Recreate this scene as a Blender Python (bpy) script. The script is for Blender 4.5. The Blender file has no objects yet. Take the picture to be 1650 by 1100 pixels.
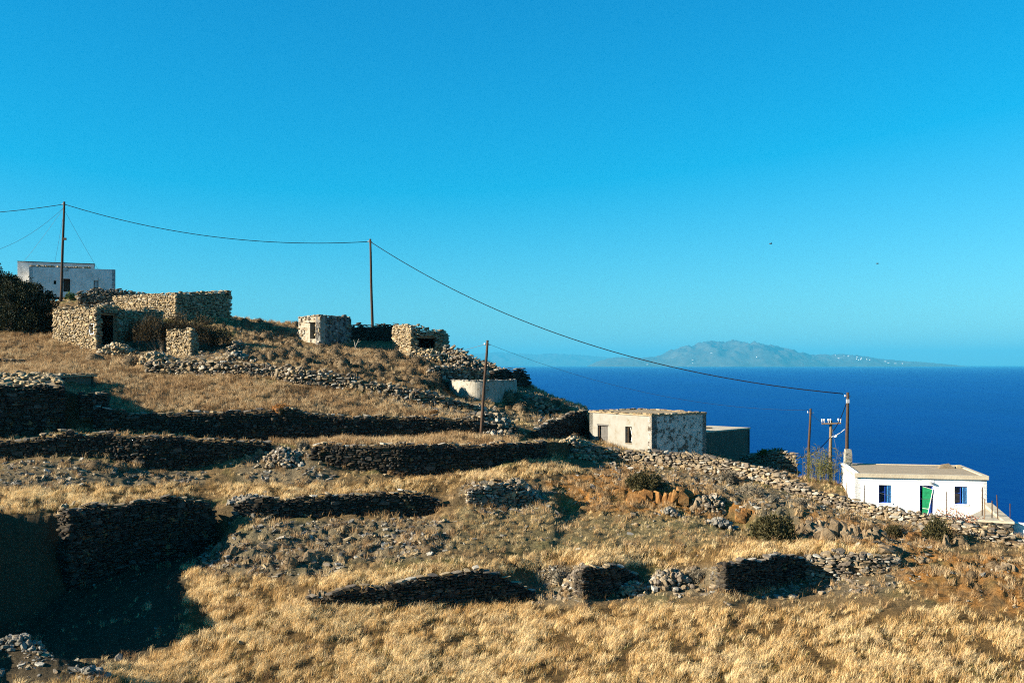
import bpy, math, random
import numpy as np
from mathutils import Matrix, Vector

random.seed(7)
rng = np.random.default_rng(7)
scene = bpy.context.scene
R = math.radians

# ------------------------------------------------------------------ camera
F, CX, H0 = 1600.0, 825.0, 588.0            # focal length and horizon of a 1650 x 1100 frame
cam_d = bpy.data.cameras.new('camera')
cam = bpy.data.objects.new('camera', cam_d)
scene.collection.objects.link(cam)
cam.location = (0, 0, 0)
cam.rotation_euler = (R(90), 0, 0)
cam_d.sensor_width = 36
cam_d.lens = 36 * F / 1650
cam_d.shift_y = (H0 - 550) / 1650
cam_d.clip_start = 0.5
cam_d.clip_end = 250000
scene.camera = cam

# ------------------------------------------------------------------ sky and sun
SUN_EL = 21.0
sun_dir = Vector((-0.965, -0.26, 0)).normalized() * math.cos(R(SUN_EL)) + Vector((0, 0, math.sin(R(SUN_EL))))
world = bpy.data.worlds.new('World')
scene.world = world
world.use_nodes = True
wn, wl = world.node_tree.nodes, world.node_tree.links
wn.clear()
sky = wn.new('ShaderNodeTexSky')
sky.sky_type = 'NISHITA'
sky.sun_disc = False
sky.sun_elevation = R(SUN_EL)
sky.sun_rotation = math.atan2(sun_dir.x, sun_dir.y)
sky.altitude = 60
sky.air_density = 1.0
sky.dust_density = 0.3
sky.ozone_density = 6.0
# film-like colour of the whole sky: each channel gets its own power and gain
sep = wn.new('ShaderNodeSeparateColor'); tint = wn.new('ShaderNodeCombineColor')
for i, (sub, pw, gain) in enumerate(((1.25, 1.0, 0.72), (0.0, 0.93, 1.0), (0.0, 0.7, 1.53))):
    s_ = wn.new('ShaderNodeMath'); s_.operation = 'SUBTRACT'; s_.inputs[1].default_value = sub
    m_ = wn.new('ShaderNodeMath'); m_.operation = 'MAXIMUM'; m_.inputs[1].default_value = 0.02
    p_ = wn.new('ShaderNodeMath'); p_.operation = 'POWER'; p_.inputs[1].default_value = pw
    g_ = wn.new('ShaderNodeMath'); g_.operation = 'MULTIPLY'; g_.inputs[1].default_value = gain
    wl.new(sep.outputs[i], s_.inputs[0]); wl.new(s_.outputs[0], m_.inputs[0]); wl.new(m_.outputs[0], p_.inputs[0])
    wl.new(p_.outputs[0], g_.inputs[0]); wl.new(g_.outputs[0], tint.inputs[i])
bg = wn.new('ShaderNodeBackground')
bg.inputs[1].default_value = 0.0535
wo = wn.new('ShaderNodeOutputWorld')
wl.new(sky.outputs[0], sep.inputs[0])
wl.new(tint.outputs[0], bg.inputs[0])
wl.new(bg.outputs[0], wo.inputs[0])

sun_d = bpy.data.lights.new('sun', 'SUN')
sun_d.energy = 5.0
sun_d.angle = R(0.5)
sun_d.color = (1.0, 0.90, 0.74)
sun = bpy.data.objects.new('sun', sun_d)
sun.rotation_euler = sun_dir.to_track_quat('Z', 'Y').to_euler()
sun.location = (-60, -10, 40)
scene.collection.objects.link(sun)

vs = scene.view_settings
vs.view_transform = 'Standard'
vs.look = 'None'
vs.exposure = 1.8
vs.gamma = 1.0
scene.cycles.use_denoising = False
scene.cycles.denoiser = 'OPENIMAGEDENOISE'
scene.cycles.denoising_input_passes = 'RGB_ALBEDO_NORMAL'
scene.cycles.max_bounces = 4
scene.cycles.diffuse_bounces = 1
scene.cycles.glossy_bounces = 2
scene.cycles.transmission_bounces = 2
scene.cycles.volume_bounces = 0
scene.cycles.filter_width = 1.1

SEA_Z = -45.0

# ------------------------------------------------------------------ helpers
def P(px, py, d):
    """a point of the place from its picture position and its distance"""
    return np.array([(px - CX) / F * d, d, (H0 - py) / F * d])

def xy(px, d):
    return np.array([(px - CX) / F * d, d])

def zz(py, d):
    return (H0 - py) / F * d

def pyof(z, d):
    return H0 - z * F / d

def tag(o, label=None, cat=None, group=None, kind=None):
    if label: o['label'] = label
    if cat: o['category'] = cat
    if group: o['group'] = group
    if kind: o['kind'] = kind
    return o

def wloc(o):
    v = np.zeros(3)
    while o is not None:
        v += np.array(o.location)
        o = o.parent
    return v

def link(o, parent=None):
    scene.collection.objects.link(o)
    if parent is not None:
        o.parent = parent
    return o

def mesh_data(name, verts, faces, mat=None, smooth=False):
    me = bpy.data.meshes.new(name)
    me.from_pydata([tuple(map(float, v)) for v in verts], [], [tuple(map(int, f)) for f in faces])
    if mat is not None:
        me.materials.append(mat)
    if smooth:
        me.polygons.foreach_set('use_smooth', np.ones(len(me.polygons), bool))
    me.update()
    return me

def mesh_np(name, V, tris, mat, smooth=False):
    """fast triangle mesh from numpy arrays"""
    me = bpy.data.meshes.new(name)
    V = np.asarray(V, np.float32); T = np.asarray(tris, np.int32)
    k = T.shape[1]
    me.vertices.add(len(V)); me.vertices.foreach_set('co', V.ravel())
    me.loops.add(T.size); me.loops.foreach_set('vertex_index', T.ravel())
    me.polygons.add(len(T))
    me.polygons.foreach_set('loop_start', np.arange(0, T.size, k, dtype=np.int32))
    me.polygons.foreach_set('loop_total', np.full(len(T), k, np.int32))
    if smooth:
        me.polygons.foreach_set('use_smooth', np.ones(len(T), bool))
    me.materials.append(mat)
    me.update(calc_edges=True)
    return me

def add(name, verts, faces, mat, parent=None, smooth=False):
    off = wloc(parent) if parent is not None else np.zeros(3)
    V = np.asarray(verts, float) - off
    o = bpy.data.objects.new(name, mesh_data(name, V, faces, mat, smooth))
    return link(o, parent)

def thing(name, loc, label, cat, group=None):
    o = bpy.data.objects.new(name, None)
    o.empty_display_size = 0.3
    o.location = tuple(map(float, loc))
    tag(o, label, cat, group, 'thing')
    return link(o)

class MB:
    def __init__(s): s.v, s.f = [], []
    def poly(s, pts):
        n = len(s.v); s.v += [np.asarray(p, float) for p in pts]; s.f.append(list(range(n, n + len(pts))))
    def box(s, c, ax, ay, az):
        """box by centre and three half-axis vectors"""
        c, ax, ay, az = (np.asarray(a, float) for a in (c, ax, ay, az))
        n = len(s.v)
        for k in (-1, 1):
            for j in (-1, 1):
                for i in (-1, 1):
                    s.v.append(c + i * ax + j * ay + k * az)
        for q in ((0, 2, 3, 1), (4, 5, 7, 6), (0, 1, 5, 4), (2, 6, 7, 3), (0, 4, 6, 2), (1, 3, 7, 5)):
            s.f.append([n + i for i in q])
    def prism(s, base, top):
        """closed prism between two rings of equal length"""
        n = len(s.v); k = len(base)
        s.v += [np.asarray(p, float) for p in base] + [np.asarray(p, float) for p in top]
        s.f.append([n + i for i in reversed(range(k))]); s.f.append([n + k + i for i in range(k)])
        for i in range(k):
            j = (i + 1) % k
            s.f.append([n + i, n + j, n + k + j, n + k + i])
    def tube(s, pts, rad, seg=6):
        pts = [np.asarray(p, float) for p in pts]
        rads = rad if hasattr(rad, '__len__') else [rad] * len(pts)
        n0 = len(s.v)
        for i, p in enumerate(pts):
            t = pts[min(i + 1, len(pts) - 1)] - pts[max(i - 1, 0)]
            t = t / (np.linalg.norm(t) + 1e-9)
            a = np.cross(t, (0.13, 0.2, 0.97) if abs(t[2]) < 0.9 else (1.0, 0.1, 0)); a /= np.linalg.norm(a)
            b = np.cross(t, a)
            for q in range(seg):
                w = 2 * math.pi * q / seg
                s.v.append(p + rads[i] * (math.cos(w) * a + math.sin(w) * b))
        for i in range(len(pts) - 1):
            for q in range(seg):
                q2 = (q + 1) % seg
                s.f.append([n0 + i * seg + q, n0 + i * seg + q2, n0 + (i + 1) * seg + q2, n0 + (i + 1) * seg + q])
        s.f.append([n0 + q for q in reversed(range(seg))])
        s.f.append([n0 + (len(pts) - 1) * seg + q for q in range(seg)])
    def build(s, name, mat, parent=None, smooth=False):
        return add(name, s.v, s.f, mat, parent, smooth)

# numpy value noise
def _h(ix, iy, seed):
    n = (ix.astype(np.int64) * 374761393 + iy.astype(np.int64) * 668265263 + seed * 982451653) & 0xFFFFFFFF
    n = ((n ^ (n >> 13)) * 1274126177) & 0xFFFFFFFF
    return ((n ^ (n >> 16)) & 0xFFFF) / 65535.0

def vnoise(x, y, seed=0):
    ix, iy = np.floor(x), np.floor(y)
    fx, fy = x - ix, y - iy
    fx, fy = fx * fx * (3 - 2 * fx), fy * fy * (3 - 2 * fy)
    a, b = _h(ix, iy, seed), _h(ix + 1, iy, seed)
    c, d = _h(ix, iy + 1, seed), _h(ix + 1, iy + 1, seed)
    return (a * (1 - fx) + b * fx) * (1 - fy) + (c * (1 - fx) + d * fx) * fy - 0.5

def fbm(x, y, seed=0, octv=4, gain=0.5):
    s, a = 0, 1.0
    for k in range(octv):
        s = s + a * vnoise(x * 2 ** k + 17.3 * k, y * 2 ** k + 5.1 * k, seed + k); a *= gain
    return s

def in_poly(px, py, poly):
    px, py = np.asarray(px), np.asarray(py)
    r = np.zeros(px.shape, bool)
    n = len(poly)
    for i in range(n):
        (x1, y1), (x2, y2) = poly[i], poly[(i + 1) % n]
        if y1 == y2: continue
        c = ((y1 > py) != (y2 > py)) & (px < (x2 - x1) * (py - y1) / (y2 - y1) + x1)
        r ^= c
    return r

# ------------------------------------------------------------------ materials
def new_mat(name, rough=0.9, spec=0.15):
    m = bpy.data.materials.new(name); m.use_nodes = True
    nt = m.node_tree
    b = nt.nodes['Principled BSDF']
    b.inputs['Roughness'].default_value = rough
    b.inputs['Specular IOR Level'].default_value = spec
    return m, nt, b

def nd(nt, typ, **kw):
    n = nt.nodes.new(typ)
    for k, v in kw.items(): setattr(n, k, v)
    return n

def noise(nt, scale, detail=4, rough=0.6, coord='Object', stretch=None):
    tc = nd(nt, 'ShaderNodeTexCoord')
    n = nd(nt, 'ShaderNodeTexNoise')
    n.inputs['Scale'].default_value = scale; n.inputs['Detail'].default_value = detail
    n.inputs['Roughness'].default_value = rough
    if coord == 'World':
        g = nd(nt, 'ShaderNodeNewGeometry'); src = g.outputs['Position']
    else:
        src = tc.outputs[coord]
    if stretch:
        mp = nd(nt, 'ShaderNodeMapping'); mp.inputs['Scale'].default_value = stretch
        nt.links.new(src, mp.inputs[0]); src = mp.outputs[0]
    nt.links.new(src, n.inputs['Vector'])
    return n.outputs['Fac']

def ramp(nt, fac, stops, interp='LINEAR'):
    r = nd(nt, 'ShaderNodeValToRGB'); r.color_ramp.interpolation = interp
    e = r.color_ramp.elements
    while len(e) < len(stops): e.new(0.5)
    for i, (p, c) in enumerate(stops):
        e[i].position = p
        e[i].color = (*c, 1) if hasattr(c, '__len__') else (c, c, c, 1)
    nt.links.new(fac, r.inputs[0])
    return r.outputs[0]

def mix(nt, a, b, fac, mode='MIX'):
    n = nd(nt, 'ShaderNodeMixRGB', blend_type=mode)
    for i, v in ((0, fac), (1, a), (2, b)):
        if hasattr(v, 'is_linked') or hasattr(v, 'links'): nt.links.new(v, n.inputs[i])
        elif i == 0: n.inputs[0].default_value = v
        else: n.inputs[i].default_value = (*v, 1)
    return n.outputs[0]

def math_n(nt, op, a, b=0.0):
    n = nd(nt, 'ShaderNodeMath', operation=op)
    for i, v in ((0, a), (1, b)):
        if hasattr(v, 'links'): nt.links.new(v, n.inputs[i])
        else: n.inputs[i].default_value = v
    return n.outputs[0]

def bump(nt, b, h, strength=0.5, dist=0.05):
    n = nd(nt, 'ShaderNodeBump')
    n.inputs['Strength'].default_value = strength; n.inputs['Distance'].default_value = dist
    nt.links.new(h, n.inputs['Height']); nt.links.new(n.outputs[0], b.inputs['Normal'])

def stone_material(name, cols, world_noise=3.0):
    m, nt, b = new_mat(name, 0.92, 0.1)
    g = nd(nt, 'ShaderNodeNewGeometry'); oi = nd(nt, 'ShaderNodeObjectInfo')
    r = math_n(nt, 'FRACT', math_n(nt, 'ADD', g.outputs['Random Per Island'], math_n(nt, 'MULTIPLY', oi.outputs['Random'], 7.31)))
    n = len(cols)
    c = ramp(nt, r, [(i / n, cc) for i, cc in enumerate(cols)], 'CONSTANT')
    nz = noise(nt, 9.0, 5, 0.65, 'World')
    c = mix(nt, c, ramp(nt, nz, [(0.3, 0.55), (0.72, 1.25)]), 1.0, 'MULTIPLY')
    lich = ramp(nt, noise(nt, 2.2, 3, 0.6, 'World'), [(0.6, 0.0), (0.72, 0.5)])
    c = mix(nt, c, (0.30, 0.17, 0.06), lich)
    nt.links.new(c, b.inputs['Base Color'])
    bump(nt, b, nz, 0.6, 0.04)
    return m

M = {}
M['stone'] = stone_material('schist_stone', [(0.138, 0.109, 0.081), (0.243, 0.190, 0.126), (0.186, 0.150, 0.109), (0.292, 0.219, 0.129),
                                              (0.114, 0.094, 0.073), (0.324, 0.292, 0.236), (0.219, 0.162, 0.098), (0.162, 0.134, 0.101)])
M['stone_dark'] = stone_material('shaded_schist', [(0.035, 0.030, 0.024), (0.049, 0.040, 0.030), (0.041, 0.034, 0.025), (0.061, 0.048, 0.033),  # shaded copy of schist_stone: wall shade put into the colour
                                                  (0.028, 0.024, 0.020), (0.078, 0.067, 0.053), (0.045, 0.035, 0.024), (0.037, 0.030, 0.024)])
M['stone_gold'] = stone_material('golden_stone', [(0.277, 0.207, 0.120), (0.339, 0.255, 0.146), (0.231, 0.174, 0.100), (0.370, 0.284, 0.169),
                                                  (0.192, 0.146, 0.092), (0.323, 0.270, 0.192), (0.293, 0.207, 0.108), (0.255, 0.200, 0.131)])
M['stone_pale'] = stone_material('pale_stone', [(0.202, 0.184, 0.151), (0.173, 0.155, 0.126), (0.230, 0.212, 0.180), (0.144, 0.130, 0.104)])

m, nt, b = new_mat('earth_core'); M['earth'] = m
nt.links.new(ramp(nt, noise(nt, 5, 5, 0.7, 'World'), [(0.3, (0.045, 0.032, 0.02)), (0.7, (0.10, 0.068, 0.038))]), b.inputs['Base Color'])
m, nt, b = new_mat('mortar_core'); M['mortar'] = m
nt.links.new(ramp(nt, noise(nt, 6, 5, 0.7, 'World'), [(0.3, (0.20, 0.15, 0.085)), (0.7, (0.36, 0.28, 0.17))]), b.inputs['Base Color'])
m, nt, b = new_mat('earth_roof'); M['earth_roof'] = m
nz = noise(nt, 2.5, 6, 0.7, 'World')
nt.links.new(ramp(nt, nz, [(0.3, (0.16, 0.115, 0.065)), (0.7, (0.34, 0.26, 0.16))]), b.inputs['Base Color'])
bump(nt, b, nz, 0.8, 0.08)

def rock_material(name, c0, c1, c2):
    m, nt, b = new_mat(name)
    nz = noise(nt, 1.6, 7, 0.68, 'World')
    c = ramp(nt, nz, [(0.30, c0), (0.52, c1), (0.70, c2)])
    oi = nd(nt, 'ShaderNodeObjectInfo')
    c = mix(nt, c, ramp(nt, oi.outputs['Random'], [(0, 0.75), (1, 1.2)]), 1.0, 'MULTIPLY')
    nt.links.new(c, b.inputs['Base Color'])
    bump(nt, b, noise(nt, 6, 8, 0.75, 'World'), 0.9, 0.12)
    return m
M['rock'] = rock_material('tan_rock', (0.08, 0.058, 0.036), (0.19, 0.135, 0.078), (0.28, 0.22, 0.145))
M['rock_orange'] = rock_material('ochre_rock', (0.085, 0.04, 0.014), (0.20, 0.095, 0.028), (0.27, 0.165, 0.07))

# plaster, weathered by degrees
def plaster(name, col, dirt, peel=0.0, under=(0.16, 0.12, 0.085), scale=1.0, bumps=0.5):
    m, nt, b = new_mat(name, 0.85, 0.15)
    n1 = noise(nt, 1.3 * scale, 6, 0.65, 'World'); n2 = noise(nt, 7 * scale, 5, 0.7, 'World')
    streak = noise(nt, 1.0, 4, 0.6, 'World', (2.2, 2.2, 0.35))
    c = mix(nt, col, dirt, ramp(nt, n1, [(0.42, 0.0), (0.75, 0.75)]))
    c = mix(nt, c, dirt, ramp(nt, streak, [(0.52, 0.0), (0.8, 0.55)]))
    if peel > 0:
        pn = math_n(nt, 'ADD', math_n(nt, 'MULTIPLY', n1, 0.65), math_n(nt, 'MULTIPLY', n2, 0.35))
        pm = ramp(nt, pn, [(0.5 - 0.16 * peel + 0.04, 0.0), (0.5 - 0.16 * peel + 0.075, 1.0)])
        inv = ramp(nt, n2, [(0.3, tuple(0.55 * u for u in under)), (0.7, tuple(1.5 * u for u in under))])
        pm2 = ramp(nt, pn, [(0.48 + 0.13 * (1 - peel), 0.0), (0.50 + 0.13 * (1 - peel), 1.0)])
        c = mix(nt, c, inv, pm2)
    nt.links.new(c, b.inputs['Base Color'])
    bump(nt, b, n2, bumps, 0.04)
    return m
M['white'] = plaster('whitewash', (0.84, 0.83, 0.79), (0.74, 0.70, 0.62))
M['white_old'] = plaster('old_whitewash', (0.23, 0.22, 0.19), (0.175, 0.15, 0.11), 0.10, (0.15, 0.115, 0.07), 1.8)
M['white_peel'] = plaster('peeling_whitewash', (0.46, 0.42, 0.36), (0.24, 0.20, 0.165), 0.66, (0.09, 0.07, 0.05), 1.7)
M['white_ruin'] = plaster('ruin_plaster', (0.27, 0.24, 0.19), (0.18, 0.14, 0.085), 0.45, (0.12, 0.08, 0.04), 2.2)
M['white_ruin_dark'] = plaster('ruin_plaster_dark', (0.16, 0.15, 0.13), (0.08, 0.07, 0.06), 0.8, (0.035, 0.03, 0.025), 1.6)  # darker and more peeled than ruin_plaster
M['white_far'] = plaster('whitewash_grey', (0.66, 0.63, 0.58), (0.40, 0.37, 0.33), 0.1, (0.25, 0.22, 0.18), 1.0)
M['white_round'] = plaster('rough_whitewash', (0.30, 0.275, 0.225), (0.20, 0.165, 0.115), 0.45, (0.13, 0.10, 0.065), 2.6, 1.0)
M['concrete'] = plaster('grey_concrete', (0.105, 0.088, 0.062), (0.07, 0.058, 0.042))
M['cream'] = plaster('cream_render', (0.42, 0.36, 0.26), (0.30, 0.24, 0.165))
M['roof_grey'] = plaster('roof_screed', (0.30, 0.235, 0.155), (0.20, 0.16, 0.11), 0, (0, 0, 0), 1.2)

def plain(name, col, rough=0.6, spec=0.3, var=0.25, scale=12, stretch=None):
    m, nt, b = new_mat(name, rough, spec)
    nz = noise(nt, scale, 4, 0.6, 'World', stretch)
    c = mix(nt, col, ramp(nt, nz, [(0.3, 1 - var), (0.7, 1 + var)]), 1.0, 'MULTIPLY')
    nt.links.new(c, b.inputs['Base Color'])
    return m
M['blue'] = plain('blue_paint', (0.012, 0.055, 0.30), 0.5, 0.35)
M['blue_light'] = plain('faded_blue_paint', (0.05, 0.22, 0.48), 0.6, 0.3, 0.6, 9)
M['green'] = plain('green_paint', (0.012, 0.22, 0.085), 0.55, 0.3, 0.3, 6)
M['white_trim'] = plain('white_trim', (0.68, 0.66, 0.58), 0.6)
M['dark'] = plain('painted_dark', (0.012, 0.011, 0.010), 0.9, 0.0)  # near-black: paints shade inside openings; also the far house frames
M['wood_grey'] = plain('weathered_wood', (0.105, 0.098, 0.088), 0.85, 0.1, 0.45, 8, (6, 6, 0.5))
M['pole'] = plain('pole_wood', (0.058, 0.036, 0.024), 0.85, 0.1, 0.4, 10, (5, 5, 0.4))
M['pole_pale'] = plain('pale_pole_wood', (0.17, 0.115, 0.07), 0.85, 0.1, 0.4, 10, (5, 5, 0.4))
M['cable'] = plain('black_cable', (0.006, 0.006, 0.007), 0.8, 0.05)
M['wire'] = plain('grey_wire', (0.08, 0.085, 0.09), 0.5)
M['metal'] = plain('galvanised_metal', (0.40, 0.40, 0.39), 0.45, 0.5)
M['porcelain'] = plain('porcelain', (0.62, 0.58, 0.52), 0.3, 0.5)
M['bird'] = plain('bird_plumage', (0.04, 0.035, 0.03), 0.8)
M['red'] = plain('red_pipe', (0.45, 0.05, 0.03), 0.5)
m, nt, b = new_mat('window_glass', 0.08, 0.6); M['glass'] = m
b.inputs['Base Color'].default_value = (0.02, 0.03, 0.045, 1)

def leafy(name, c0, c1, c2, trans=0.25):
    m, nt, b = new_mat(name, 0.8, 0.1)
    g = nd(nt, 'ShaderNodeNewGeometry'); oi = nd(nt, 'ShaderNodeObjectInfo')
    c = ramp(nt, g.outputs['Random Per Island'], [(0, c0), (0.5, c1), (1, c2)])
    c = mix(nt, c, ramp(nt, oi.outputs['Random'], [(0, 0.7), (1, 1.3)]), 1.0, 'MULTIPLY')
    nt.links.new(c, b.inputs['Base Color'])
    t = nd(nt, 'ShaderNodeBsdfTranslucent'); nt.links.new(c, t.inputs[0])
    mx = nd(nt, 'ShaderNodeMixShader'); mx.inputs[0].default_value = trans
    nt.links.new(b.outputs[0], mx.inputs[1]); nt.links.new(t.outputs[0], mx.inputs[2])
    nt.links.new(mx.outputs[0], nt.nodes['Material Output'].inputs[0])
    return m
M['cushion'] = leafy('cushion_shrub_twigs', (0.09, 0.06, 0.035), (0.135, 0.092, 0.05), (0.18, 0.13, 0.075))
M['cushion_rust'] = leafy('rusty_cushion', (0.15, 0.062, 0.018), (0.21, 0.09, 0.026), (0.26, 0.13, 0.04))
M['cushion_grey'] = leafy('grey_cushion', (0.11, 0.09, 0.062), (0.165, 0.135, 0.092), (0.22, 0.185, 0.13))
M['olive'] = leafy('dark_shrub_leaves', (0.040, 0.036, 0.014), (0.062, 0.055, 0.022), (0.095, 0.075, 0.032))
M['evergreen'] = leafy('evergreen_leaves', (0.010, 0.014, 0.007), (0.016, 0.020, 0.009), (0.03, 0.03, 0.014), 0.1)
M['drybush'] = leafy('dry_bush_twigs', (0.035, 0.026, 0.014), (0.055, 0.04, 0.02), (0.085, 0.06, 0.03), 0.15)
M['reed'] = leafy('reed_leaves', (0.09, 0.11, 0.03), (0.16, 0.15, 0.05), (0.24, 0.19, 0.08))
M['redleaf'] = leafy('red_leaves', (0.30, 0.09, 0.05), (0.36, 0.15, 0.08), (0.40, 0.26, 0.14))
M['green_leaf'] = leafy('green_leaves', (0.06, 0.10, 0.02), (0.09, 0.14, 0.03), (0.14, 0.18, 0.05))
M['twig'] = plain('bare_twig', (0.16, 0.12, 0.08), 0.9)
M['twig_pale'] = plain('pale_twig', (0.42, 0.36, 0.28), 0.9)

def blade_material(name, stops, trans=0.3):
    m, nt, b = new_mat(name, 0.75, 0.15)
    at = nd(nt, 'ShaderNodeAttribute', attribute_type='INSTANCER', attribute_name='tint')
    g = nd(nt, 'ShaderNodeNewGeometry')
    f = math_n(nt, 'ADD', at.outputs['Fac'], math_n(nt, 'MULTIPLY', math_n(nt, 'SUBTRACT', g.outputs['Random Per Island'], 0.5), 0.7))
    c = ramp(nt, f, stops)
    nt.links.new(c, b.inputs['Base Color'])
    t = nd(nt, 'ShaderNodeBsdfTranslucent'); nt.links.new(c, t.inputs[0])
    mx = nd(nt, 'ShaderNodeMixShader'); mx.inputs[0].default_value = trans
    nt.links.new(b.outputs[0], mx.inputs[1]); nt.links.new(t.outputs[0], mx.inputs[2])
    nt.links.new(mx.outputs[0], nt.nodes['Material Output'].inputs[0])
    return m
M['grass'] = blade_material('dry_grass_blades', [(0.0, (0.065, 0.115, 0.018)), (0.16, (0.15, 0.16, 0.035)), (0.28, (0.27, 0.145, 0.05)),
                                                  (0.5, (0.50, 0.29, 0.105)), (0.75, (0.70, 0.46, 0.19)), (1.0, (0.86, 0.66, 0.36))])
M['weed'] = blade_material('brown_weeds', [(0.0, (0.14, 0.08, 0.038)), (0.4, (0.30, 0.18, 0.08)), (0.7, (0.46, 0.30, 0.145)), (1.0, (0.56, 0.42, 0.24))])

# ------------------------------------------------------------------ terrain
S = 2.5
PX = np.arange(-350, 2001, S)
def gs(a, sig):
    k = int(max(1, 3 * sig / S)); w = np.exp(-0.5 * (np.arange(-k, k + 1) * S / sig) ** 2); w /= w.sum()
    return np.convolve(np.pad(a, k, 'edge'), w, 'valid')

def L(pts, sig=8):
    """profile line: control points (px, row, distance); a row below 100 in size is a height z"""
    p = np.array(sorted(pts), float)
    z = np.array([q[1] if abs(q[1]) < 100 else zz(q[1], q[2]) for q in p])
    D = np.interp(PX, p[:, 0], p[:, 2]); Z = np.interp(PX, p[:, 0], z)
    return gs(D, sig), gs(Z, sig)

def const(d, z): return L([(-350, z, d), (2000, z, d)])

W1F = [(-350, -11, 34.4), (-100, -11, 35.2), (0, 1040, 39.5), (100, 1020, 41), (200, 1000, 42), (300, 985, 42.5), (400, 978, 42.8),
       (495, 974, 43), (542, 978, 43.3), (630, 975, 44), (733, 975, 45), (793, 968, 45.6), (860, 962, 46.2), (925, 955, 46), (938, 957, 45), (968, 961, 45.5),
       (1009, 948, 46.8), (1025, 941, 47), (1065, 938, 46.5), (1100, 955, 45.5), (1140, 950, 45.5), (1165, 953, 44.2), (1179, 953, 44.4),
       (1227, 951, 45.4), (1290, 934, 47.2), (1352, 930, 46.8), (1408, 922, 46.5), (1448, 910, 46.6), (1550, 925, 45.5), (1650, 935, 45), (2000, 960, 44)]
W1T = [(-350, -10.97, 34.6), (-100, -10.97, 35.5), (0, 1038, 39.9), (100, 1018, 41.4), (200, 998, 42.4), (300, 983, 42.9), (400, 976, 43.2), (480, 971, 43.3),
       (495, 968, 43.4), (521, 962, 43.5), (554, 953, 43.8), (590, 951, 44), (618, 944, 44.3), (672, 934, 44.8), (739, 925, 45.4), (763, 922, 45.7),
       (808, 928, 46.1), (839, 944, 46.4), (862, 958, 46.6), (925, 940, 46.4), (938, 922, 45.6), (946, 913, 45.7), (992, 911, 46.7), (1024, 929, 47.3),
       (1065, 929, 47), (1090, 934, 46.4), (1130, 942, 46), (1160, 915, 44.7), (1169, 910, 44.8), (1215, 902, 45.6), (1251, 897, 46.4), (1298, 900, 47.6),
       (1352, 894, 47.2), (1413, 896, 46.9), (1446, 901, 47), (1470, 913, 46.9), (1550, 918, 46), (1650, 928, 45.5), (2000, 955, 44.5)]
M1 = [(-350, -10.9, 34.9), (-100, -10.9, 35.9), (0, 1030, 40.3), (100, 990, 43.5), (200, 960, 45.5), (300, 930, 46.8), (345, 915, 47.2), (400, 898, 48),
      (500, 892, 48.5), (600, 880, 49), (700, 870, 49.5), (800, 870, 50), (900, 880, 50), (1000, 875, 51), (1100, 875, 50.5), (1200, 878, 50),
      (1300, 874, 50), (1400, 875, 50), (1500, 892, 49.5), (1650, 915, 48), (2000, 935, 47)]
W4F = [(-350, -10.9, 35.2), (-100, -10.9, 36.4), (-50, -10.9, 38.6), (0, 1008, 41.2), (60, 985, 43.5), (110, 950, 46.4), (200, 915, 49.7), (300, 895, 51.3), (345, 880, 52.6),
       (365, 850, 53), (379, 828, 52.6), (424, 833, 52.8), (500, 833, 53.5), (566, 828, 54.1), (672, 830, 55.1), (696, 825, 55.3), (711, 815, 55.4), (755, 812, 55),
       (800, 815, 55.5), (833, 819, 56), (870, 808, 56.2), (900, 800, 57), (1000, 815, 57), (1040, 815, 57.5), (1110, 815, 57.5),
       (900, 825, 57), (1200, 850, 55), (1250, 862, 53.5), (1300, 865, 53), (1370, 867, 53), (1440, 874, 52.5), (1500, 880, 52),
       (1560, 888, 51.2), (1650, 900, 50.5), (2000, 922, 49.5)]
W4T = [(-350, -6.9, 36.4), (-180, -6.8, 37), (-100, -6.8, 38), (-40, -6.9, 42.4), (0, 829, 46.6), (60, 828, 47.5), (100, 834, 47.9), (112, 822, 48.4), (200, 812, 51),
       (260, 804, 52.6), (290, 800, 53.4), (320, 808, 54), (345, 822, 53.4), (364, 813, 53), (424, 804, 53.3), (500, 806, 54), (551, 797, 54.5), (611, 797, 55), (672, 795, 55.6), (690, 801, 55.7), (711, 812, 55.6),
       (740, 800, 55.3), (754, 788, 55.6), (799, 778, 56.1), (850, 797, 56.5), (869, 804, 56.6), (900, 790, 58), (980, 787, 59), (1020, 785, 59), (1060, 780, 59.2), (1105, 782, 59.2),
       (900, 795, 58.5), (1200, 815, 57), (1250, 818, 56), (1300, 822, 55.5), (1370, 832, 55.5), (1440, 852, 54.5), (1500, 862, 53.8),
       (1560, 875, 52.5), (1650, 890, 51.5), (2000, 912, 50.5)]
M2 = [(-350, -6.7, 47), (-100, -6.6, 48.5), (0, 788, 51.5), (200, 785, 54.8), (300, 782, 56.8), (400, 779, 57.5), (500, 780, 57.7), (600, 783, 57.7), (700, 780, 58),
      (800, 766, 59), (900, 765, 61), (1000, 768, 63), (1100, 775, 62.5), (1200, 795, 60.5), (1300, 815, 57.8), (1400, 838, 56.5), (1500, 850, 55),
      (1560, 864, 53.5), (1650, 884, 52.2), (2000, 930, 50.9)]
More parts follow.
